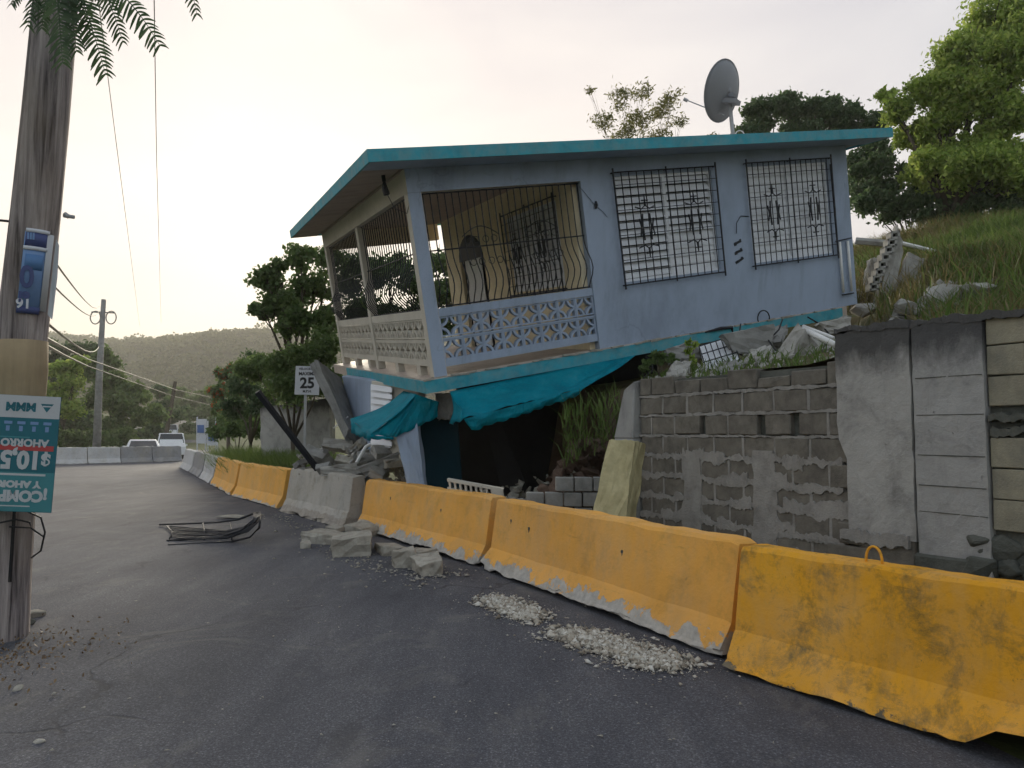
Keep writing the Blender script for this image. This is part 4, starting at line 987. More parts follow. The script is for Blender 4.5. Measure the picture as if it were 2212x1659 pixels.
q = MB(); pxhexa(q, wq, [10.9, 10.9, 10.55, 10.55], .03); q.v = [tuple(Vector(v) - wg.location) for v in q.v]; q.build('pane', m_slat, wg)
q = MB()
for k in range(7): q.tube([wql(k / 6, 0, 10.82), wql(min(1, k / 6 + .04), 1, 10.47)], .009, 4)
for k in range(4): q.tube([wql(0, k / 3, 10.82 - .35 * k / 3), wql(1, k / 3, 10.82 - .35 * k / 3)], .009, 4)
q.build('grille', m_iron, wg)
# blocks and slabs at the broken right end of the house
YR = BK(1905, 655, fallback=14.0)
pxslab('wall_slab', 'tall pale slab of wall standing on end beside the house', 'slab', [(1897, 648), (1912, 560), (1942, 487), (1952, 530), (1925, 640)][:0] or [(1893, 658), (1940, 485), (1953, 545), (1922, 655)], YR, .2, m_conc_l, .02)
hb_ = empty('hollow_block_strip', 'strip of hollow blocks tilted against the standing slab', 'block', P(1900, 570, YR - .1))
for k in range(8):
    t = k / 8; x = 1879 + 52 * t; y = 612 - 128 * t; q = MB()
    for dx, dy, ww, hh in ((0, 0, 20, 4), (0, 12, 20, 4), (0, 0, 4, 16), (15, 0, 5, 16)):
        pxhexa(q, [(x + dx, y + dy), (x + dx + ww, y + dy - 2), (x + dx + ww, y + dy + hh - 2), (x + dx, y + dy + hh)], YR - .12, .2)
    q.v = [tuple(Vector(v) - hb_.location) for v in q.v]; q.build('block', m_conc_l, hb_)
    q = MB(); pxhexa(q, [(x + 2, y + 2), (x + 18, y), (x + 18, y + 14), (x + 2, y + 16)], YR - .02, .03); q.v = [tuple(Vector(v) - hb_.location) for v in q.v]; q.build('hollow_shade_plate', m_dark, hb_)  # dark plate painted for the shade inside the block's hollow
pxslab('wall_slab', 'light slab leaning right of the standing slab', 'slab', [(1938, 630), (1965, 545), (1996, 560), (1978, 645)], YR + .1, .15, m_conc_l, .02)
pxslab('wall_slab', 'grey slab lying behind the standing slab', 'slab', [(1880, 560), (1900, 555), (1902, 600), (1872, 615)], YR + .6, .15, m_conc_l, .02)
q = MB(); q.tube([P(1848, 520, YR + 1.2), P(1930, 527, YR + .9)], .08, 6); tag(q.build('fallen_post', m_conc_l), 'short horizontal post between house wall and hollow blocks', 'post')
q = MB(); q.tube([P(1945, 525, YR + .5), P(2020, 543, YR + 1.2)], .045, 6); tag(q.build('fallen_pole', m_pvc), 'pale thin pole poking right out of the debris', 'pole')
for k, (x, y, s_, Y, lb) in enumerate(((1845, 640, .28, 12.4, 'broken slab end crumbling at the house corner'), (1868, 670, .3, 11.8, 'grey lump below the broken slab end'), (1960, 668, .3, 9.6, 'rounded pale rock left of the white outcrop'),
        (2045, 640, .42, 10.3, 'long white rock on the grassy bank'), (2115, 632, .4, 10.6, 'white rock at the right end of the outcrop'), (2040, 672, .36, 9.6, 'white boulder in front of the long rock'), (2075, 515, .22, 13.5, 'small pinkish rock up on the bank'), (2172, 640, .08, 9.6, 'tiny white stone right of the outcrop'),
        (1800, 715, .25, 9.4, 'white stone just left of the pilaster top'), (1940, 690, .1, 8.0, 'thin white shard on the wall top'))):
    Yb_ = BK(x, y + s_ * 40, fallback=Y); p = P(x, y, Yb_); s_ *= Yb_ / Y; chunk('rock', lb, p, (s_, s_ * .7, s_ * .5), 300 + k, m_conc_l, cat='rock', n=16)
sp2 = []
for k in range(200):
    r_ = random.Random(3500 + k); x = r_.uniform(1500, 1850); y = 850 - .192 * (x - 930) + r_.uniform(28, 75); sz_ = .03 + .13 * r_.random() ** 2; Yk = BK(x, y, 7.6, 12.5)
    if Yk: sp2.append((P(x, y, Yk), sz_))
for k in range(240):
    r_ = random.Random(500 + k); x = r_.uniform(1395, 1960); Y = 9.0 + r_.random() * 1.8 - (x - 1400) / 560 * 1.6; p = P(x, 700, Y); sp2.append((Vector((p.x, p.y, bank_z(p.x, p.y))), .02 + .1 * r_.random() ** 2.5))
heap('bank_rubble', 'loose broken stones strewn on the bank above the block wall', sp2, m_conc_l, 9)

for k, (a, b, c_) in enumerate((((1600, 700, 11.5), (1580, 740, 11.0), (1605, 770, 10.6)), ((1690, 690, 11.0), (1660, 735, 10.6), (1700, 775, 10.0)), ((1745, 685, 11.0), (1790, 720, 10.2), (1770, 760, 9.4)), ((1395, 770, 11.4), (1410, 800, 11.0), (1385, 830, 10.6)))):
    q = MB(); pa, pb_, pc2 = P(*a), P(*b), P(*c_); q.tube([pa, pa.lerp(pb_, .5) + Vector((.05, 0, 0)), pb_, pb_.lerp(pc2, .5) + Vector((-.04, 0, 0)), pc2], .012, 5)
    tag(q.build('dangling_cable', m_rubber), ['thin black cable left of the fallen window', 'black cable crossing the leaning grey slab', 'black cable over the white pipes', 'black cable at the right end of the front awning'][k], 'cable')
pxslab('wall_slab', 'broken plastered slab wedged under the slab edge by the pipes', 'slab', [(1770, 700), (1840, 680), (1835, 715), (1790, 725)], 10.4, .2, m_conc_l)
pxslab('wall_slab', 'dusty broken slab lying behind the fallen window', 'slab', [(1440, 755), (1505, 735), (1512, 775), (1450, 785)], 11.0, .2, m_conc)
pxslab('wall_slab', 'flat grey slab on the bank right of the leaning slab', 'slab', [(1700, 770), (1790, 755), (1800, 775), (1715, 790)], 8.9, .25, m_conc_l)

for k, (q4, lb) in enumerate((([(1985, 668), (2010, 612), (2062, 604), (2050, 672)], 'broad tilted white slab on the bank right of the leaning slab'), ([(2070, 660), (2092, 610), (2150, 606), (2140, 664)], 'second broad white slab farther right on the bank'), ([(1925, 690), (1950, 650), (1990, 655), (1975, 696)], 'small pale slab just above the pilaster top'))):
    Yk = BK((q4[0][0] + q4[3][0]) / 2, q4[3][1] - 4, fallback=11.0); pxslab('white_slab', lb, 'slab', q4, [Yk - .05, Yk + .55, Yk + .6, Yk - .05], .14, m_conc_l, rough=.03)

for k, (q4, Yk, m, lb) in enumerate((([(1600, 790), (1625, 752), (1668, 748), (1660, 792)], 9.4, m_conc_l, 'tilted pale slab between the fallen window and the leaning slab'), ([(1545, 800), (1570, 782), (1612, 780), (1600, 806)], 8.9, m_conc, 'small grey slab on the wall top below the fallen window'),
        ([(1640, 735), (1668, 706), (1700, 704), (1690, 740)], 10.8, m_conc, 'grey slab wedged behind the leaning slab'), ([(1745, 762), (1760, 728), (1802, 735), (1798, 768)], 9.0, m_conc_l, 'pale slab under the white pipes'), ([(1440, 806), (1462, 778), (1492, 782), (1480, 812)], 9.2, m_conc_l, 'pale slab among the weeds at the left end of the wall top'))):
    pxslab('wall_slab', lb, 'slab', q4, [Yk, Yk + .3, Yk + .3, Yk], .14, m, rough=.02)
vd = []
for k in range(150):
    r_ = random.Random(7700 + k); x = r_.uniform(935, 1270); vd.append((P(x, 1100 - r_.random() ** 1.4 * (45 + 45 * smooth01((x - 1050) / 200)), r_.uniform(10.6, 12.6)), .04 + .16 * r_.random() ** 2))
heap('cavity_rubble', 'crushed blocks and earth lying in the dark cavity under the house', vd, m_rubble, 12)
vd = []
for k in range(120):
    r_ = random.Random(8800 + k); x = r_.uniform(1170, 1310); vd.append((P(x, 1085 - r_.random() * 130 * smooth01((x - 1150) / 110), r_.uniform(10.2, 11.2)), .05 + .18 * r_.random() ** 2))
heap('soil_slide', 'brown soil slumped beside the dark cavity', vd, m_soil, 13)
# ------------------------------------------------------------ lettering
def text_obj(s, size, m, parent, T, name='lettering', ext=.0015, bold=.0, align='LEFT', sx=1.0):
    cu = bpy.data.curves.new('txt', 'FONT'); cu.body = s; cu.size = size; cu.extrude = ext; cu.offset = bold; cu.align_x = align; cu.resolution_u = 3
    ob = bpy.data.objects.new('txt', cu); C.objects.link(ob); bpy.context.view_layer.update()
    me = bpy.data.meshes.new_from_object(ob.evaluated_get(bpy.context.evaluated_depsgraph_get())); bpy.data.objects.remove(ob)
    me.name = name; me.materials.clear(); me.materials.append(m)
    return link(name, me, parent, T=T @ Matrix.Diagonal((sx, 1, 1, 1)))
m_black = mat('black_paint', (.02, .02, .022), 5, .1, .6, .3, 0)
m_signw = mat('sign_white', (.6, .62, .66), 5, .08, .5, .3, 0)
m_postw = mat('poster_white', (.48, .5, .52), 4, .06, .5, .3, 0)
m_postt = mat('poster_teal', (.012, .13, .17), 2, .25, .45, .35, 0)
m_postl = mat('poster_light_teal', (.05, .23, .26), 2, .2, .45, .35, 0)
m_postr = mat('poster_red', (.42, .06, .06), 3, .1, .5, .3, 0)
m_postb = mat('poster_blue', (.16, .27, .48), 3, .2, .5, .3, 0)
m_postnavy = mat('poster_navy', (.06, .08, .2), 3, .2, .5, .3, 0)

# ------------------------------------------------------------ near utility pole with posters
Yp = 5.67
pb = G(2, 1378); pole = empty('utility_pole', 'thick weathered wooden utility pole at the left edge with posters', 'pole', pb)
pts_px = [(2, 1378), (8, 1250), (22, 1040), (45, 800), (46, 738), (75, 480), (98, 250), (117, 40), (125, -60), (150, -420)]
def pp(i): x, y = pts_px[i]; return P(x, y, Yp) - pb
cen = [pp(i) for i in range(10)]; cen[0].z = -.3
def lerp_poly(pts, n):
    out = []
    for k in range(n + 1):
        t = k / n * (len(pts) - 1); i = min(int(t), len(pts) - 2); out.append(pts[i].lerp(pts[i + 1], t - i))
    return out
rad_ = [.185, .18, .178, .174, .172, .168, .162, .155, .152, .14]
def rl(n): return [rad_[min(int(k / n * 9), 8)] + (rad_[min(int(k / n * 9) + 1, 9)] - rad_[min(int(k / n * 9), 8)]) * ((k / n * 9) % 1) for k in range(n + 1)]
mb = MB(); nn = 60; mb.tube(lerp_poly(cen, nn), rl(nn), 28)
for i, v in enumerate(mb.v):    # checks and flutes down the trunk
    ring, j = divmod(i, 28)
    if ring <= nn:
        c_ = lerp_poly(cen, nn)[ring] if i % 28 == 0 else c_
        f_ = 1 + .025 * math.sin(j * 2.7) + .02 * math.sin(j * 5.1 + ring * .11) + (-.06 if j in (5, 19) else 0); mb.v[i] = tuple(c_ + (Vector(v) - c_) * f_)
mb.build('shaft', m_pole, pole, smooth=True)
mb = MB(); mb.tube([cen[2].lerp(cen[3], t) for t in (0, .5, 1)] + [cen[4]], [.188, .186, .184, .183], 28)
mb.build('tan_band', m_poletan, pole, smooth=True)
q = MB(); q.tube([cen[1].lerp(cen[2], t) + Vector((.13, -.12, 0)) for t in (0, .3, .6, 1)] , .012, 5); q.build('ground_wire', m_rubber, pole)
q = MB(); a = P(62, 1110, 5.5) - pb
q.tube([P(60, 1105, 5.5) - pb, P(88, 1118, 5.45) - pb, P(97, 1150, 5.45) - pb, P(88, 1190, 5.5) - pb, P(68, 1205, 5.6) - pb], .007, 5); q.tube([P(-5, 1130, 5.42) - pb, P(35, 1122, 5.42) - pb, P(64, 1128, 5.5) - pb, P(66, 1140, 5.55) - pb, P(20, 1138, 5.42) - pb], .007, 5)
q.tube([P(66, 1140, 5.55) - pb, P(95, 1160, 5.6) - pb], .006, 5); q.build('loose_cable', m_rubber, pole)
q = MB(); q.tube([P(138, 466, 5.7) - pb, P(160, 469, 5.7) - pb], .016, 6); q.tube([P(140, 462, 5.7) - pb, P(148, 468, 5.7) - pb], .02, 6); q.build('cable_clamp', m_galv, pole)
# bluish sheet wrapped on the pole with a torn white backing
pc_ = lambda y: (lambda t: cen[5].lerp(cen[4], t))((y - 480) / (738 - 480))
def wrap(y0, y1, a0, a1, r, m, name, par, n=10):
    mb = MB()
    for k in range(n + 1):
        a = R_(a0 + (a1 - a0) * k / n)
        for y in (y0, y1): mb.v.append(tuple(pc_(y) + Vector((math.cos(a) * r, math.sin(a) * r, 0))))
    for k in range(n): mb.f.append((2*k, 2*k + 2, 2*k + 3, 2*k + 1)); mb.m.append(0)
    o = mb.build(name, m, par, smooth=True); o.modifiers.new('solid', 'SOLIDIFY').thickness = .003; return o
pl_ = empty('blue_poster', 'faded blue paper poster wrapped on the pole, upside-down lettering', 'poster', pb)
A0, A1 = -72, -26
wrap(512, 684, A0, A1, .186, m_postb, 'sheet', pl_); wrap(512, 544, A0 + 2, A1, .19, m_postnavy, 'navy_band', pl_); wrap(506, 514, A0 + 2, A1 + 4, .193, m_signw, 'white_line', pl_); wrap(543, 551, A0, A1 + 2, .193, m_signw, 'white_line', pl_)
wrap(670, 684, A0, A1, .192, m_postnavy, 'navy_band', pl_); wrap(560, 592, A0 + 6, A1 - 4, .191, mat('poster_midblue', (.09, .2, .4), 3, .1, .5, .3, 0), 'light_band', pl_)
wrap(512, 676, A1, A1 + 16, .19, m_postw, 'torn_margin', pl_)
mb = MB(); e_ = [P(122, 518, 5.62) - pb, P(128, 530, 5.6) - pb, P(124, 600, 5.6) - pb, P(113, 690, 5.6) - pb, P(104, 680, 5.6) - pb, P(113, 600, 5.62) - pb]
mb.add(e_, [tuple(range(6))]); o = mb.build('loose_backing', m_postw, pl_); o.modifiers.new('solid', 'SOLIDIFY').thickness = .004
def on_pole(s, y, ang, size, m, roll=0, bold=.004, sx=1.0):
    a = R_(ang); p = pc_(y) + Vector((math.cos(a) * .197, math.sin(a) * .197, 0))
    n_ = Vector((math.cos(a), math.sin(a), 0)); x_ = Vector((-math.sin(a), math.cos(a), 0)); M_ = Matrix.Identity(4)
    for i, v in enumerate((x_, Vector((0, 0, 1)), n_)):
        for r in range(3): M_[r][i] = v[r]
    M_.translation = p
    return text_obj(s, size, m, pl_, M_ @ Matrix.Rotation(R_(roll), 4, 'Z') , align='CENTER', bold=bold, sx=sx)
on_pole('0', 586, -60, .24, m_postnavy, 180, .006, .8); on_pole('ei', 640, -60, .11, m_postnavy, 180); on_pole('16', 655, -60, .1, m_signw, 180, .003)
on_pole('III', 516, -60, .07, m_postb, 180, .003)
# teal election-style price poster, mounted upside down
po = P(132, 858, 5.36); pr = P(110, 1108, 5.36); tp = bpy.data.objects.new('price_poster', None); C.objects.link(tp); tag(tp, 'teal and white price poster fixed upside down on the utility pole', 'poster')
zx = (po - pr).normalized(); xx = Vector((1, .12, 0)); xx = (xx - zx * xx.dot(zx)).normalized(); nn_ = xx.cross(zx).normalized()   # nn_ faces the camera
if nn_.y > 0: nn_ = -nn_
PM = Matrix.Identity(4)     # local frame of the poster as printed: origin at image right-bottom corner turned upside down
for i, v in enumerate((-xx, -zx, nn_)):
    for r in range(3): PM[r][i] = v[r]
PM.translation = po; tp.matrix_world = PM
PH = (po - pr).length; PW = .78
def pbx(x0, x1, y0, y1, z, m, name, th=.0008): q = MB(); q.bx(x0, x1, y0, y1, z, z + th); return q.build(name, m, tp)
pbx(0, PW, 0, PH, -.008, m_postt, 'board', .008)
pbx(.0, PW, 0.001, .165, .0005, m_postw, 'white_band'); pbx(.02, PW, PH * .43, PH * .475, .0005, m_postr, 'red_band'); pbx(.0, PW, PH * .66, PH * .995, .0005, m_postl, 'light_panel')
def ptx(s, x, y, size, m=m_postw, bold=.002, sx=1.0): return text_obj(s, size, m, tp, Matrix.Translation((x, y, .002)), bold=bold, sx=sx)
ptx('MMM', .165, PH * .066, .085, m_postt, .004, 1.05); q = MB(); q.add([(.045, PH * .066, .002), (.135, PH * .066, .002), (.09, PH * .14, .002)], [(0, 1, 2)]); q.build('logo', m_postt, tp)
q = MB(); q.bx(.06, .12, PH * .082, PH * .094, .0025, .003); q.build('logo', m_postw, tp)
for k in range(7): pbx(.05 + .09 * k, .105 + .09 * k, PH * .225, PH * .25, .0008, m_postb, 'icon'); pbx(.065 + .09 * k, .09 + .09 * k, PH * .265, PH * .31, .0008, m_postb, 'icon')
pbx(.19, PW - .1, PH * .355, PH * .367, .0008, m_postl, 'small_print'); ptx('AHORRO T', .058, PH * .378, .076, m_postw, .003, 1.02); ptx('$', .035, PH * .5, .12, m_postw, .005); ptx('10,5', .1, PH * .485, .178, m_postw, .008, .92)
pbx(.06, PW - .15, PH * .672, PH * .69, .0012, m_postw, 'small_print'); ptx('Y AHORRA', .09, PH * .738, .066, m_postw, .004, 1.15); ptx('\u00a1COMPRA', .035, PH * .822, .108, m_postw, .006, 1.0)
pbx(.15, PW - .1, PH * .945, PH * .955, .0012, m_postw, 'small_print')

# ------------------------------------------------------------ speed limit sign
sg0 = P(657, 962, 17.6); sg = empty('speed_limit_sign', 'white 25 mph speed limit sign on a thin post in the grass', 'sign', (sg0.x, sg0.y, .1))
sc_ = P(664, 822, 17.6) - sg.location
q = MB(); q.box(sc_, (.6, .012, .7), Euler((0, R_(1.5), 0)).to_matrix()); q.build('plate', m_signw, sg, bevel=.004)
q = MB(); q.bx(-.03, .03, .02, .06, -.1, sc_.z + .3); q.build('post', m_galv, sg)
ST = lambda dx, dz: Matrix.Translation(sc_ + Vector((dx, -.008, dz))) @ Matrix.Rotation(R_(90), 4, 'X')
for s_, z, size, b in (('VELOCIDAD', .26, .075, .002), ('MAXIMA', .13, .11, .004), ('25', -.18, .36, .012), ('M.P.H.', -.29, .08, .003)): text_obj(s_, size, m_black, sg, ST(0, z), bold=b, align='CENTER')
# dark leaning post
q = MB(); a, b = P(686, 1014, 13.3), P(556, 846, 12.6); q.tube([a, b], .06, 4); tag(q.build('leaning_post', m_iron), 'black square post leaning left over the concrete barrier', 'post')
# weathered concrete wall behind the sign
pxslab('boundary_wall', 'stained concrete boundary wall behind the speed sign', 'wall', [(556, 880), (598, 864), (708, 862), (712, 960)][:0] or [(562, 882), (712, 860), (712, 990), (562, 985)], [21.0, 19.5, 19.5, 21.0], .2, m_plaster)

# ------------------------------------------------------------ far poles and wires
q = MB(); fp = G(209, 996) ; fpd = 42.0; b0 = P(209, 968, fpd); t0 = P(224, 647, fpd)
far = empty('concrete_pole', 'pale far utility pole with two round cable coils', 'pole', (b0.x, b0.y, -.5))
q.tube([b0 - far.location - Vector((0, 0, 1.0)), P(214, 820, fpd) - far.location, t0 - far.location], [.24, .19, .13], 8); q.build('shaft', m_conc, far, smooth=True)
for cx in (206, 240):
    q = MB(); c_ = P(cx, 686, fpd) - far.location
    q.tube([c_ + Vector((.3 * math.cos(a), 0, .38 * math.sin(a))) for a in np.linspace(0, 2*math.pi, 17)[:-1]], .035, 5, closed=True); q.build('cable_coil', m_conc, far)
q = MB(); q.tube([P(198, 674, fpd) - far.location, P(248, 676, fpd) - far.location], .04, 5); q.build('cross_arm', m_conc, far)
q = MB(); a, b = P(357, 935, 66), P(379, 824, 66); q.tube([a - Vector((0, 0, .8)), b], [.22, .15], 8); tag(q.build('leaning_pole', m_bark), 'dark wooden pole leaning right beyond the parked vehicles', 'pole')
def wire(label, pts, r, m=m_rubber, sag=0.0, n=18):
    pts = [P(*p) for p in pts]; out = []
    for i in range(len(pts) - 1):
        for k in range(n):
            t = k / n; p = pts[i].lerp(pts[i + 1], t); p.z -= sag * 4 * t * (1 - t); out.append(p)
    out.append(pts[-1]); q = MB(); q.tube(out, r, 4); return tag(q.build('power_line', m), label, 'cable', 'overhead cables')
m_wirel = mat('weathered_cable', (.2, .19, .15), 3, .1, .7, .2, 0)
wire('thin overhead wire dropping straight from the top of the picture', [(330, -200, 7), (338, 330, 14), (348, 700, 70)], .006)
wire('thin slanting overhead wire that meets the palm-like frond', [(205, -60, 7), (250, 300, 13), (302, 705, 70)], .006)
wire('upper slack cable from the near pole to the far pole', [(100, 540, 5.8), (214, 662, 42)], .012, m_wirel, .25)
wire('second slack cable from the near pole to the far pole', [(98, 600, 5.8), (214, 672, 42)], .012, m_wirel, .3)
wire('third slack cable ending halfway up the far pole', [(92, 690, 5.8), (214, 748, 42)], .016, m_wirel, .3)
wire('yellowish telephone cable crossing the left trees', [(92, 728, 5.8), (140, 752, 12), (190, 776, 30), (380, 842, 66), (520, 872, 110)], .025, m_wirel, 0)
wire('lower telephone cable crossing the left trees', [(90, 742, 5.8), (140, 768, 12), (190, 791, 30), (375, 856, 66), (500, 886, 110)], .02, m_wirel, 0)
wire('cable leaving the near pole to the left', [(-60, 470, 5.6), (20, 478, 5.6), (60, 470, 5.6)], .01)

# ------------------------------------------------------------ vehicles beyond the barrier
def car(name, label, px, Yd, wid, hgt, zb, yaw, facing_front, kind):
    c0 = P(px, 960, Yd); root = empty(name, label, kind, (c0.x, c0.y, zb), (0, 0, yaw))
    hw = wid / 2
    if kind == 'car': prof = [(-2.1, .35), (-2.15, .62), (-2.05, .8), (-1.15, .93), (-.45, hgt - .03), (.7, hgt), (1.35, .98), (2.0, .9), (2.1, .6), (2.05, .35)]
    else: prof = [(-2.2, .4), (-2.25, .75), (-2.1, 1.0), (-1.25, 1.1), (-.55, hgt - .04), (1.6, hgt), (2.05, 1.15), (2.2, .95), (2.22, .4)]
    mb = MB(); k = len(prof)
    for f_, inset in ((-1, 1), (1, 1)):
        for y, z in prof: mb.v.append((f_ * hw * (1.0 if z < 1.0 else .8), y, z))
    mb.f = [tuple(range(k - 1, -1, -1)), tuple(range(k, 2 * k))] + [(i, (i + 1) % k, k + (i + 1) % k, k + i) for i in range(k)]; mb.m = [0] * len(mb.f)
    mb.build('body', m_white, root, bevel=.06, seg=2)
    gi = (3, 4) 
    (ya, za), (yb, zb_) = prof[3], prof[4]
    def pane(ya, za, yb, zb_, off, w0, w1, nm='windscreen'):
        q = MB(); n_ = Vector((0, -(zb_ - za), (yb - ya))).normalized(); n_ = n_ if n_.z > 0 else -n_
        p_ = [Vector((-w0, ya, za)), Vector((w0, ya, za)), Vector((w1, yb, zb_)), Vector((-w1, yb, zb_))]; p_ = [v + n_ * off for v in p_]
        q.add(p_ + [v - n_ * .02 for v in p_], [(0, 1, 2, 3), (7, 6, 5, 4), (0, 4, 5, 1), (1, 5, 6, 2), (2, 6, 7, 3), (3, 7, 4, 0)]); q.build(nm, m_glass, root)
    pane(ya + .06, za + .04, yb - .06, zb_ - .05, .012, hw * .84, hw * .72)
    y6, z6 = prof[5]; y7, z7 = prof[6]; pane(y7 - .06, z7 + .05, y6 + .04, z6 - .05, .012, hw * .84, hw * .7, 'rear_window')
    for sx_ in (-1, 1):
        q = MB(); X_ = sx_ * (hw * .9); q.add([(X_ + sx_ * .03, -.8, 1.02), (X_ + sx_ * .03, 1.1, 1.02), (X_ * .9, .8, hgt - .1), (X_ * .9, -.35, hgt - .1)], [(0, 1, 2, 3)]); o = q.build('side_window', m_glass, root); o.modifiers.new('solid', 'SOLIDIFY').thickness = .02
        q = MB(); q.box((sx_ * (hw + .1), -.75, 1.0), (.18, .1, .14)); q.build('mirror', m_white, root, bevel=.02)
        q = MB(); q.box((sx_ * hw * .74, -2.12, .72), (.3, .08, .14)); q.build('headlight', m_galv, root, bevel=.02)
        for yw in (-1.35, 1.35):
            q = MB(); q.tube([(sx_ * (hw - .12), yw, .33), (sx_ * (hw + .02), yw, .33)], .33, 16); q.build('wheel', m_rubber, root)
    return root
car('parked_car', 'white sedan facing us behind the cross barriers', 309, 43.5, 1.8, 1.42, -.36, R_(28), True, 'car')
car('parked_van', 'white sport utility vehicle right of the white sedan', 368, 50.0, 1.85, 1.85, -.42, R_(207), False, 'van')
car('parked_van', 'small white vehicle farther off behind the utility vehicle', 366, 74.0, 1.7, 2.1, .1, R_(205), False, 'van')
# blue and white notice boards by the far verge
nb_ = empty('notice_board', 'blue and white notice boards on posts by the far verge', 'sign', (P(450, 960, 46).x, 46, -.3))
for x0, x1, y0, y1, m in ((424, 446, 905, 958, m_signw), (447, 468, 922, 962, m_signw), (450, 465, 930, 952, m_bluepaint), (426, 440, 918, 935, m_bluepaint)):
    q = MB(); pxhexa(q, [(x0, y0), (x1, y0), (x1, y1), (x0, y1)], 46 - (.08 if m is m_bluepaint else 0), .05); q.v = [tuple(Vector(v) - nb_.location) for v in q.v]; q.build('board', m, nb_)
for x in (426, 444, 449, 466, 470): q = MB(); q.tube([P(x, 897 + (x % 5) * 3, 46.1) - nb_.location, P(x, 975, 46.1) - nb_.location], .04, 5); q.build('post', m_signw, nb_)

# ------------------------------------------------------------ bent grille lying on the road
fg = empty('fallen_grille', 'bent black iron grille lying on the road', 'grille', G(460, 1160))
def gbar(pts, r=.014):
    q = MB(); q.tube([G(x, y, z) - fg.location for x, y, z in pts], r, 6); q.build('bar', m_iron, fg, smooth=True)
gbar([(345, 1133, .05), (400, 1131, .1), (470, 1128, .2), (515, 1122, .28), (545, 1110, .33), (556, 1108, .33)], .018)
gbar([(360, 1136, .06), (372, 1150, .04), (364, 1168, .03)], .012); gbar([(360, 1168, .025), (420, 1163, .05), (480, 1158, .1), (520, 1145, .22), (550, 1128, .33), (563, 1112, .36)], .018)
gbar([(362, 1178, .02), (430, 1174, .02), (500, 1170, .03), (540, 1160, .12), (560, 1140, .28), (563, 1112, .36)], .016)
for k in range(9):
    t = k / 8; gbar([(366 + 6 * t, 1137 + 24 * t, .05), (430, 1142 + 22 * t, .06 + .02 * (k % 3)), (490, 1146 + 17 * t, .08 + .03 * (k % 2)), (528 + 4 * (k % 3), 1138 + 10 * t, .2), (548 + 1.6 * k, 1122 + 2 * t, .3), (548 + 1.8 * k, 1110, .34)], .011)
for x in (438, 497): gbar([(x, 1130, .18), (x + 3, 1146, .1), (x + 4, 1166, .03)], .012)
q = MB(); pxhexa(q, [(466, 1118), (520, 1108), (530, 1118), (480, 1127)], 13.0, .02); p0_ = G(500, 1122)
chunk('cardboard_scrap', 'flat pale scrap lying behind the fallen grille', (p0_.x, p0_.y, .05), (.35, .3, .03), 71, m_rubble, (0, 0, .3), 'scrap')

# ------------------------------------------------------------ vegetation
def leaf_quads(cen_, size, rg_, aspect=.5, droop=0.0):
    """rhombic leaves around the given centres"""
    n = len(cen_); a = rg_.normal(0, 1, (n, 3)); a[:, 2] -= droop; a /= np.linalg.norm(a, axis=1)[:, None]
    b = rg_.normal(0, 1, (n, 3)); b -= a * (a * b).sum(1)[:, None]; b /= np.linalg.norm(b, axis=1)[:, None]
    s_ = (size * rg_.uniform(.6, 1.35, n))[:, None]; a = a * s_ * .5; b = b * s_ * .5 * aspect
    V = np.stack([cen_ - a, cen_ + b - a * .15, cen_ + a, cen_ - b - a * .15], 1).reshape(-1, 3); F = np.arange(4 * n).reshape(-1, 4)
    return V, F
def cloud(clumps, n, rg_, sub=7, tight=.34, shell=.75, flat=.8):
    """leaf positions: each clump (c, r) breaks up into smaller tufts near its shell"""
    vol = np.array([c[1] ** 2 for c in clumps]); pr_ = vol / vol.sum(); out = []
    for (c_, r), f_ in zip(clumps, pr_):
        m = max(10, int(n * f_)); ns = max(4, int(sub * (1 + r)))
        d = rg_.normal(0, 1, (ns, 3)); d /= np.linalg.norm(d, axis=1)[:, None]; d *= (r * shell * rg_.uniform(.35, 1.1, ns) ** .6)[:, None]; d[:, 2] *= flat
        k = rg_.integers(0, ns, m); rr_ = r * tight * rg_.uniform(.6, 1.3, ns)
        out.append(np.array(c_)[None] + d[k] + rg_.normal(0, .55, (m, 3)) * rr_[k][:, None] * np.array([1, 1, .75]))
    return np.concatenate(out)
def tree(name, label, cat, px_clumps, base, n, size, leafm, barkm=m_bark, seed=1, group=None, r0=.14, aspect=.5, sub=7, tight=.34, extra=None, depth=1.0, droop=.2):
    """px_clumps: (px, py, radius_px, Y) foliage masses; base: ground point of the trunk"""
    rg_ = np.random.default_rng(seed); cl = []
    for x, y, r, Y in px_clumps: c_ = P(x, y, Y); cl.append((np.array(c_), r / FPX * Y))
    base = Vector(base); t = empty(name, label, cat, base, group=group)
    cen_ = cloud(cl, n, rg_, sub, tight) - np.array(base)
    V, F = leaf_quads(cen_, size, rg_, aspect, droop); npmesh('crown', V, F, leafm, t)
    q = MB(); mid = np.mean([c for c, r in cl], 0); fork = Vector(mid) - base; fork = Vector((fork.x * .6, fork.y * .6, max(.3, fork.z * .45)))
    q.tube([(0, 0, -.2), fork * .5 + Vector((.1 * r0, 0, 0)), fork], [r0, r0 * .85, r0 * .7], 8)
    for c_, r in cl:
        e = Vector(c_) - base; m_ = fork.lerp(e, .5) + Vector((rg_.normal(0, .1), rg_.normal(0, .1), .15)) * r; q.tube([fork * .97, m_, e], [r0 * .55, r0 * .3, r0 * .12], 6)
        for k in range(4):
            d = Vector(rg_.normal(0, 1, 3)); d.z = abs(d.z) * .8; q.tube([m_.lerp(e, .4 + .15 * k), e + d.normalized() * r * .85], [r0 * .14, r0 * .04], 4)
    q.build('trunk', barkm, t, smooth=True)
    if extra:
        c2 = cen_[rg_.integers(0, len(cen_), extra[0])]; V, F = leaf_quads(c2, size * .9, rg_, .8); npmesh('blossom', V, F, extra[1], t)
    return t
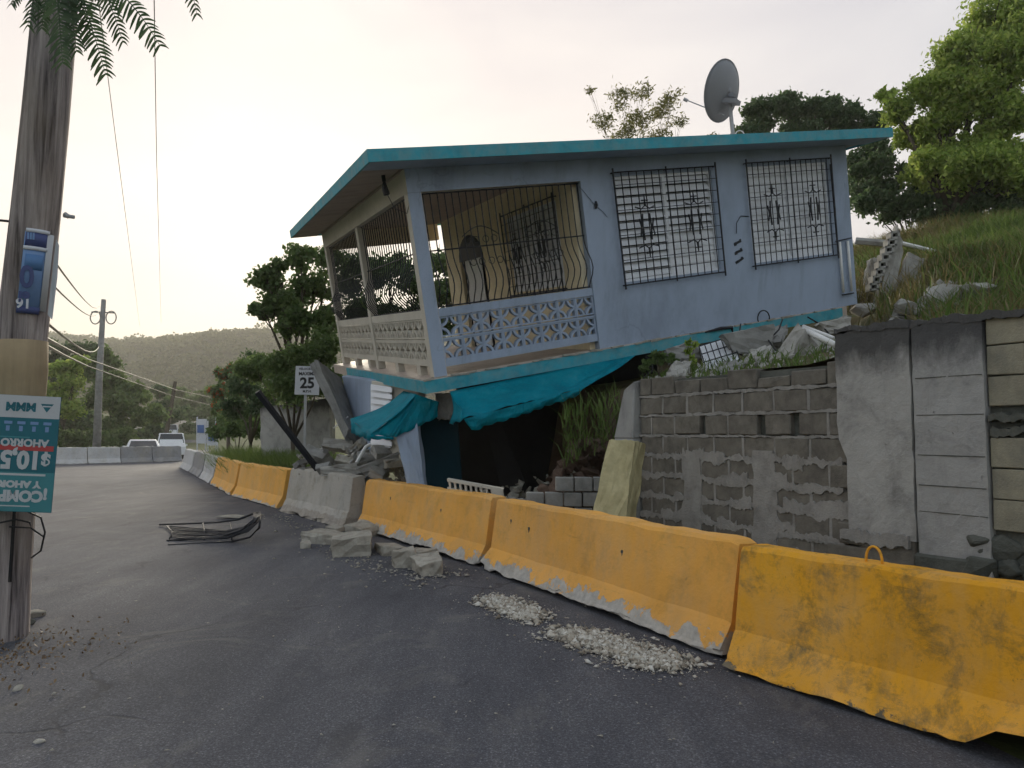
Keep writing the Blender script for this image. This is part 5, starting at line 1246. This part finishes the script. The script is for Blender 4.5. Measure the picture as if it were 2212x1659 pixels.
gz = lambda px, Y, z=-.2: (P(px, 900, Y).x, Y, z)
# trees left of and behind the porch
tree('tree', 'round-leaved tree left of the porch against the bright sky', 'tree', [(650, 560, 42, 20), (575, 600, 40, 20), (610, 650, 45, 20), (680, 620, 50, 20.5), (570, 670, 34, 20), (640, 700, 48, 20), (700, 690, 40, 20), (600, 575, 20, 20), (712, 560, 40, 21)], gz(660, 20.5), 10500, .14, m_leaf, seed=2, aspect=.7, tight=.36, sub=11)
tree('tree', 'dense tree seen through the porch bars', 'tree', [(770, 600, 60, 22), (840, 590, 60, 22), (900, 610, 55, 22), (960, 560, 45, 22), (980, 630, 50, 22), (800, 680, 60, 22), (880, 690, 60, 22), (950, 690, 50, 22)], gz(850, 22.5), 16000, .15, m_leaf_d, seed=3, aspect=.6, tight=.4)
tree('bush', 'bush below the round-leaved tree beside the house', 'bush', [(700, 750, 50, 19), (640, 770, 48, 19), (590, 790, 45, 19.5), (550, 800, 40, 20), (690, 820, 50, 18.5), (620, 840, 48, 19)], gz(640, 19.3), 13000, .12, m_leaf, seed=4, r0=.08, tight=.42)
tree('bush', 'dark bush between the orange-flowered tree and the boundary wall', 'bush', [(530, 830, 40, 24), (560, 870, 34, 23), (510, 880, 34, 25), (545, 790, 34, 25), (590, 850, 30, 22.5)], gz(540, 24), 9000, .13, m_leaf_d, seed=5, r0=.08, tight=.42)
tree('flowering_tree', 'tree with orange-red blossom at the bend of the road', 'tree', [(490, 810, 28, 40), (475, 850, 26, 40), (505, 850, 28, 40), (485, 890, 28, 39), (520, 795, 22, 40)], gz(495, 40, -.5), 5200, .3, m_leaf, seed=6, extra=(800, m_orangeflower))
# trees along the far left of the road
tree('tree', 'bright green tree just right of the near pole', 'tree', [(130, 800, 30, 50), (160, 830, 34, 50), (115, 850, 34, 50), (150, 880, 30, 50), (170, 790, 24, 50)], gz(130, 50.5, -.6), 6500, .34, m_leaf_y, seed=8, group='trees along the far road')
tree('tree', 'tall olive tree behind the far utility pole', 'tree', [(230, 780, 36, 56), (200, 800, 36, 56), (250, 830, 40, 55), (270, 870, 44, 54), (220, 860, 42, 55), (300, 850, 32, 56), (320, 900, 38, 54), (260, 920, 38, 54)], gz(245, 57, -.6), 9500, .4, m_leaf, seed=9, group='trees along the far road')
tree('tree', 'dark tree behind the bright green one', 'tree', [(110, 760, 36, 64), (160, 765, 34, 64), (200, 760, 30, 64), (130, 920, 38, 60), (180, 910, 38, 60), (100, 810, 40, 64)], gz(150, 66, -.6), 8000, .4, m_leaf_d, seed=10, group='trees along the far road')
tree('tree', 'low dark tree right of the olive tree beside the leaning pole', 'tree', [(350, 880, 30, 72), (335, 930, 34, 68), (370, 900, 24, 74), (395, 890, 22, 84), (345, 845, 20, 76), (300, 945, 30, 62)], gz(345, 74, -.4), 6000, .45, m_leaf_d, seed=11, group='trees along the far road')
tree('tree', 'hazy green trees closing the far end of the road', 'tree', [(400, 870, 26, 115), (440, 860, 26, 120), (425, 895, 24, 110), (470, 850, 26, 115), (455, 890, 24, 112), (385, 850, 22, 120)], gz(430, 120, 1), 5500, .7, m_leaf, seed=12, group='trees along the far road')
for k, (cl, lb) in enumerate((([(100, 940, 26, 50), (135, 945, 24, 50), (165, 948, 24, 51), (190, 945, 22, 52)], 'low hedge behind the cross barriers beside the teal poster'), ([(235, 950, 22, 50), (265, 945, 24, 51), (250, 925, 22, 54)], 'low hedge behind the cross barriers left of the white sedan'), ([(480, 930, 26, 30), (515, 925, 28, 28), (550, 930, 26, 25), (500, 905, 24, 31), (540, 900, 26, 27)], 'low leafy hedge under the orange-flowered tree'), ([(405, 925, 16, 95), (430, 922, 14, 92), (470, 915, 22, 70), (500, 900, 24, 60)], 'distant hedge at the bend behind the notice boards'))):
    tree('hedge', lb, 'hedge', cl, gz(cl[1][0], cl[1][3], -.3), 5200, .2 + .12 * (cl[0][3] > 60) + .08 * (cl[0][3] > 40), m_leaf if k != 3 else m_leaf_d, seed=60 + k, r0=.04, tight=.5, group='hedges along the far road')
# trees behind the roof and on the right
tree('tree', 'big sunlit yellow-green tree at the upper right', 'tree', [(2150, 40, 70, 21), (2080, 110, 66, 21), (2180, 130, 70, 20), (2010, 200, 56, 21), (2100, 210, 66, 20.5), (2190, 240, 62, 20), (1940, 240, 40, 21.5), (2040, 270, 52, 21), (2130, 310, 60, 20.5), (2040, 340, 44, 21), (2200, 340, 46, 20), (2240, 60, 70, 20), (2110, 400, 44, 21), (2030, 410, 40, 21.5), (1975, 380, 36, 22), (2080, 370, 54, 20), (2150, 350, 56, 19.5), (2010, 350, 46, 20.5), (2200, 400, 44, 19.5), (1915, 205, 22, 22), (2150, 190, 60, 21), (2060, 160, 50, 21), (2000, 290, 44, 21.5), (2170, 390, 44, 20.5), (1960, 300, 34, 22)], (12.6, 21.5, 5.6), 70000, .15, m_leaf_y, seed=13, r0=.2, tight=.4, sub=12)
tree('tree', 'dark evergreen behind the right half of the roof', 'tree', [(1640, 250, 42, 27), (1700, 230, 40, 27), (1760, 250, 44, 27), (1800, 220, 24, 27), (1830, 260, 44, 27), (1730, 290, 50, 27), (1880, 270, 36, 27), (1880, 330, 50, 26), (1620, 290, 34, 27), (1860, 390, 36, 25)], (11.5, 27, 6.0), 32000, .17, m_leaf_d, seed=14, r0=.18, tight=.38, sub=9)
tree('sapling', 'sparse pale sapling with feathery twigs behind the roof', 'tree', [(1300, 260, 28, 20), (1340, 215, 30, 20), (1385, 200, 24, 20), (1380, 260, 36, 20), (1430, 240, 32, 20), (1450, 210, 22, 20), (1340, 290, 34, 20), (1420, 295, 36, 20), (1275, 195, 12, 20), (1470, 260, 18, 20), (1540, 300, 16, 20)], (4.0, 20, 3.0), 4200, .12, m_leaf_w, m_barkpale, seed=15, r0=.035, aspect=.28, tight=.55, sub=14)
tree('bush', 'thicket of bushes along the top of the bank', 'bush', [(1870, 420, 34, 23), (1920, 400, 36, 23), (1980, 415, 34, 23), (2040, 420, 34, 22.5), (2110, 425, 36, 22), (2180, 420, 40, 21.5), (1960, 370, 30, 23), (2230, 400, 40, 21), (1900, 360, 34, 23), (2030, 380, 34, 23), (2100, 385, 34, 22.5), (2170, 370, 36, 22), (1855, 370, 26, 23.5), (1870, 440, 40, 22), (1930, 450, 40, 22), (1990, 455, 40, 21.5), (2050, 455, 42, 21), (2115, 455, 42, 20.5), (2185, 450, 44, 20), (2235, 440, 44, 20)], (11, 22, 5.6), 30000, .15, m_leaf_d, seed=16, r0=.05, tight=.45)
# grasses
def grass(name, label, pts, hgt, m, seed, wd=.012, lean=.35, zoff=0.0):
    rg_ = np.random.default_rng(seed); n = len(pts); pts = np.asarray(pts); h_ = hgt * rg_.uniform(.45, 1.25, n); a = rg_.uniform(0, 6.283, n); l_ = rg_.normal(0, lean, (n, 2)) * h_[:, None]
    s_ = np.stack([np.cos(a), np.sin(a), 0 * a], 1) * wd; up = np.stack([l_[:, 0] * .35, l_[:, 1] * .35, h_ * .6], 1); tp_ = np.stack([l_[:, 0], l_[:, 1], h_], 1); b_ = pts + [0, 0, zoff]
    V = np.stack([b_ - s_, b_ + s_, b_ + up + s_ * .7, b_ + up - s_ * .7, b_ + tp_ - s_ * .1, b_ + tp_ + s_ * .1], 1).reshape(-1, 3)
    k = np.arange(n)[:, None] * 6; F = np.concatenate([k + np.array([[0, 1, 2, 3]]), k + np.array([[3, 2, 5, 4]])], 0)
    o = stuff(npmesh(name, V, F, m)); o['label'] = label; o['category'] = 'grass'; return o
rgv = np.random.default_rng(21); pts = []
while len(pts) < 12000:
    px = rgv.uniform(462, 715); Y = rgv.uniform(15.5, 24); p = P(px, 950, Y); t = (px - 462) / 250
    line = float(np.interp(px, [462, 500, 600, 715], [23.6, 20.2, 16.8, 15.3]))
    if Y > line - .2 and Y < line + 6.5: pts.append((p.x, p.y, ground_z(p.x, p.y)))
grass('verge_grass', 'tall green grass on the verge behind the barriers', pts, .95, m_grass, 22, .014)
pts = []; pts2 = []
while len(pts) + len(pts2) < 56000:
    px = rgv.uniform(1800, 2460); Y = 7.5 + 17 * rgv.random() ** .8; p = P(px, 600, Y); z = bank_z(p.x, p.y)
    s_ = (p - WO).dot(WB)
    if s_ < .35: continue
    lp = HMI @ Vector((p.x, p.y, z))
    if -.6 < lp.x < 9.4 and -.6 < lp.y < 7.8: continue
    if s_ < 6.5 and px < 2000: continue
    pj = p.copy(); pj.z = z; yy = CY - FPX * ((z - CAMZ) * math.cos(PITCH) - Y * math.sin(PITCH)) / (Y * math.cos(PITCH) + (z - CAMZ) * math.sin(PITCH))
    if yy > 585 and rgv.random() < .82: continue
    k = .36 + .6 * math.sin(p.x * .9 + 1) * math.sin(p.y * .7) + (.3 if s_ > 8 else -.12); (pts if rgv.random() < k else pts2).append((p.x, p.y, z))
grass('bank_grass', 'green grass over the upper bank beside the house', pts, .5, m_grass, 23, .014); grass('bank_grass', 'dry brownish grass over the bank below the trees', pts2, .5, m_drygrass, 24, .013, .5)
pts = []
for _ in range(900):
    px = rgv.uniform(1385, 1830); u_ = None; Y = 8.9 - (px - 1385) / 445 * 2.0 + rgv.uniform(.25, 2.2); p = P(px, 790, Y)
    if rgv.random() < .4 + .6 * math.sin(px * .045) ** 2: pts.append((p.x, p.y, bank_z(p.x, p.y)))
grass('wall_top_weeds', 'weeds growing along the top of the block wall', pts, .15, m_grass, 25, .009, .5)
pts = []
for _ in range(300):
    px = rgv.uniform(1215, 1340); Y = rgv.uniform(9.9, 10.9); z = 1.55 + (px - 1215) / 130 * .35 + rgv.uniform(-.5, .25); pts.append((P(px, 900, Y).x, Y, z))
grass('hanging_weeds', 'long weeds hanging over the soil below the front awning', pts, .28, m_grass, 26, .01, .35)
tree('weed', 'leafy green weed standing under the slab edge', 'plant', [(1490, 760, 10, 10.0), (1495, 780, 12, 10.0), (1485, 740, 8, 10.0), (1500, 745, 7, 10.0)], (P(1492, 800, 10).x, 10.0, 2.2), 160, .09, m_leaf_y, seed=31, r0=.012)
tree('weed', 'round leafy weed at the left end of the wall top', 'plant', [(1420, 770, 22, 10.2), (1450, 775, 18, 10.2), (1395, 790, 16, 10.0)], (P(1425, 800, 10).x, 10.0, 2.1), 900, .07, m_leaf, seed=32, r0=.012)
# leaf litter at the pole foot
pts = rgv.normal(0, 1, (700, 3)) * [.35, .45, .004] + [G(40, 1440).x - .25, G(40, 1440).y, .035]
V, F = leaf_quads(pts, .03, rgv, .5); o = stuff(npmesh('leaf_litter', V, F, m_litter)); o['label'] = 'dry brown leaf litter around the foot of the utility pole'; o['category'] = 'leaves'
for k, (x, y, s_, lb) in enumerate(((78, 1335, .09, 'white stone right of the pole foot'), (60, 1352, .07, 'small dark stone touching the pole foot'), (35, 1365, .1, 'lump of asphalt under the pole'), (35, 1495, .05, 'small pale stone on the road below the leaf litter'), (85, 1862 / 1.157, .04, 'tiny pale pebble near the lower left corner'))):
    p = G(x, y); chunk('stone', lb, (p.x, p.y, s_ * .4), (s_, s_ * .7, s_ * .5), 600 + k, m_rubble if k != 1 else m_stone, cat='stone')

# ------------------------------------------------------------ feathery branch hanging in from the top left
br = empty('overhanging_branch', 'feathery dark green fronds hanging in from the top left', 'branch', P(140, -150, 5.0))
def frond(p0, p1, bend, pinnae, plen, Y, lw=.027, seed=0):
    pinnae = int(pinnae * 1.8); plen *= .8
    rr_ = random.Random(seed); a, b = P(p0[0], p0[1], Y), P(p1[0], p1[1], Y - .15); V = []; F = []; q = MB(); path = []
    for k in range(13):
        t = k / 12; p = a.lerp(b, t); p.z += bend * 4 * t * (1 - t); path.append(p)
    q.tube([p - br.location for p in path], [.007 - .005 * k / 12 for k in range(13)], 4); q.build('rachis', m_frond, br)
    for k in range(pinnae):
        t = .12 + .88 * k / (pinnae - 1); i = min(int(t * 12), 11); p = path[i].lerp(path[i + 1], t * 12 - i); d = (path[i + 1] - path[i]).normalized()
        for sgn in (-1, 1):
            side = Vector((d.z, 0, -d.x)) * sgn; Ln = plen * (1 - .55 * t) * rr_.uniform(.8, 1.1); pd = (side * .95 + d * .3 + Vector((0, rr_.uniform(-.35, .35), -.12))).normalized()
            wv = d * lw * .5; seg = 5; n0 = len(V)
            for j in range(seg + 1):
                f_ = j / seg; c_ = p + pd * Ln * f_ + Vector((0, 0, -.035 * f_ * f_)); ww = math.sin(math.pi * (.12 + .8 * f_)) ** .7; V += [c_ - wv * ww, c_ + wv * ww]
            for j in range(seg): F.append((n0 + 2*j, n0 + 2*j + 1, n0 + 2*j + 3, n0 + 2*j + 2))
    V = np.array([tuple(v - br.location) for v in V]); npmesh('frond', V, F, m_frond, br)
for k, a in enumerate((((150, -60), (228, 160), .05, 15, .2, 4.9), ((170, -60), (345, 98), .12, 15, .2, 5.0), ((120, -60), (135, 135), .0, 14, .2, 4.8), ((150, -80), (190, 70), .03, 12, .18, 5.1), ((380, -120), (425, 30), .05, 10, .12, 5.0), ((90, -60), (60, 55), .03, 9, .13, 4.9), ((110, -70), (90, 60), .02, 12, .16, 5.0), ((200, -60), (265, 90), .06, 12, .16, 5.2), ((60, -40), (25, 8), .03, 8, .1, 4.9), ((140, -60), (165, 110), .02, 12, .18, 4.85))): frond(*a, seed=k)
q = MB(); q.tube([Vector((0, 0, 0)), P(400, -130, 5.0) - br.location], .02, 6); q.tube([Vector((-3.4, .6, 1.1)), Vector((-1.6, .3, .5)), Vector((-.8, .1, .15)), Vector((0, 0, 0)), P(120, -60, 4.9) - br.location], .02, 6); q.build('limb', m_bark, br)

# ------------------------------------------------------------ wood on the far hill
rgh = np.random.default_rng(5); cs = []; n_ = 0
while n_ < 3400:
    Y = 190 + 270 * rgh.random() ** .8; b_ = rgh.uniform(-.86, .12); X = b_ * Y
    cs.append((X, Y, hill_z(X, Y), rgh.uniform(1.6, 3.4) * (1.5 if rgh.random() < .06 else 1))); n_ += 1
cs = np.array(cs); rep = 44; cc = np.repeat(cs, rep, 0); d = rgh.normal(0, 1, (len(cc), 3)); d /= np.linalg.norm(d, axis=1)[:, None]; d[:, 2] = np.abs(d[:, 2]) * .9
cp = cc[:, :3] + d * (cc[:, 3] * rgh.uniform(.6, 1.05, len(cc)))[:, None] + np.stack([0 * cc[:, 3], 0 * cc[:, 3], cc[:, 3] * .35], 1)
V, F = leaf_quads(cp, 1.5, rgh, .8); o = stuff(npmesh('hill_wood', V, F, m_leaf_hill)); o['label'] = 'olive green wood covering the far hillside'; o['category'] = 'wood'

# ------------------------------------------------------------ evening haze over the whole valley
hm = bpy.data.materials.new('haze_air'); hm.use_nodes = True; hn = hm.node_tree.nodes; hn.clear()
pv = hn.new('ShaderNodeVolumePrincipled'); pv.inputs['Color'].default_value = (1.0, .97, .9, 1); pv.inputs['Density'].default_value = .00075; pv.inputs['Anisotropy'].default_value = .3
ho = hn.new('ShaderNodeOutputMaterial'); hm.node_tree.links.new(pv.outputs[0], ho.inputs['Volume'])
q = MB(); q.bx(-660, 440, -80, 700, -12, 92); hz = q.build('haze', hm); stuff(hz); hz['label'] = 'thin evening haze over the road and hills'; hz['category'] = 'haze'
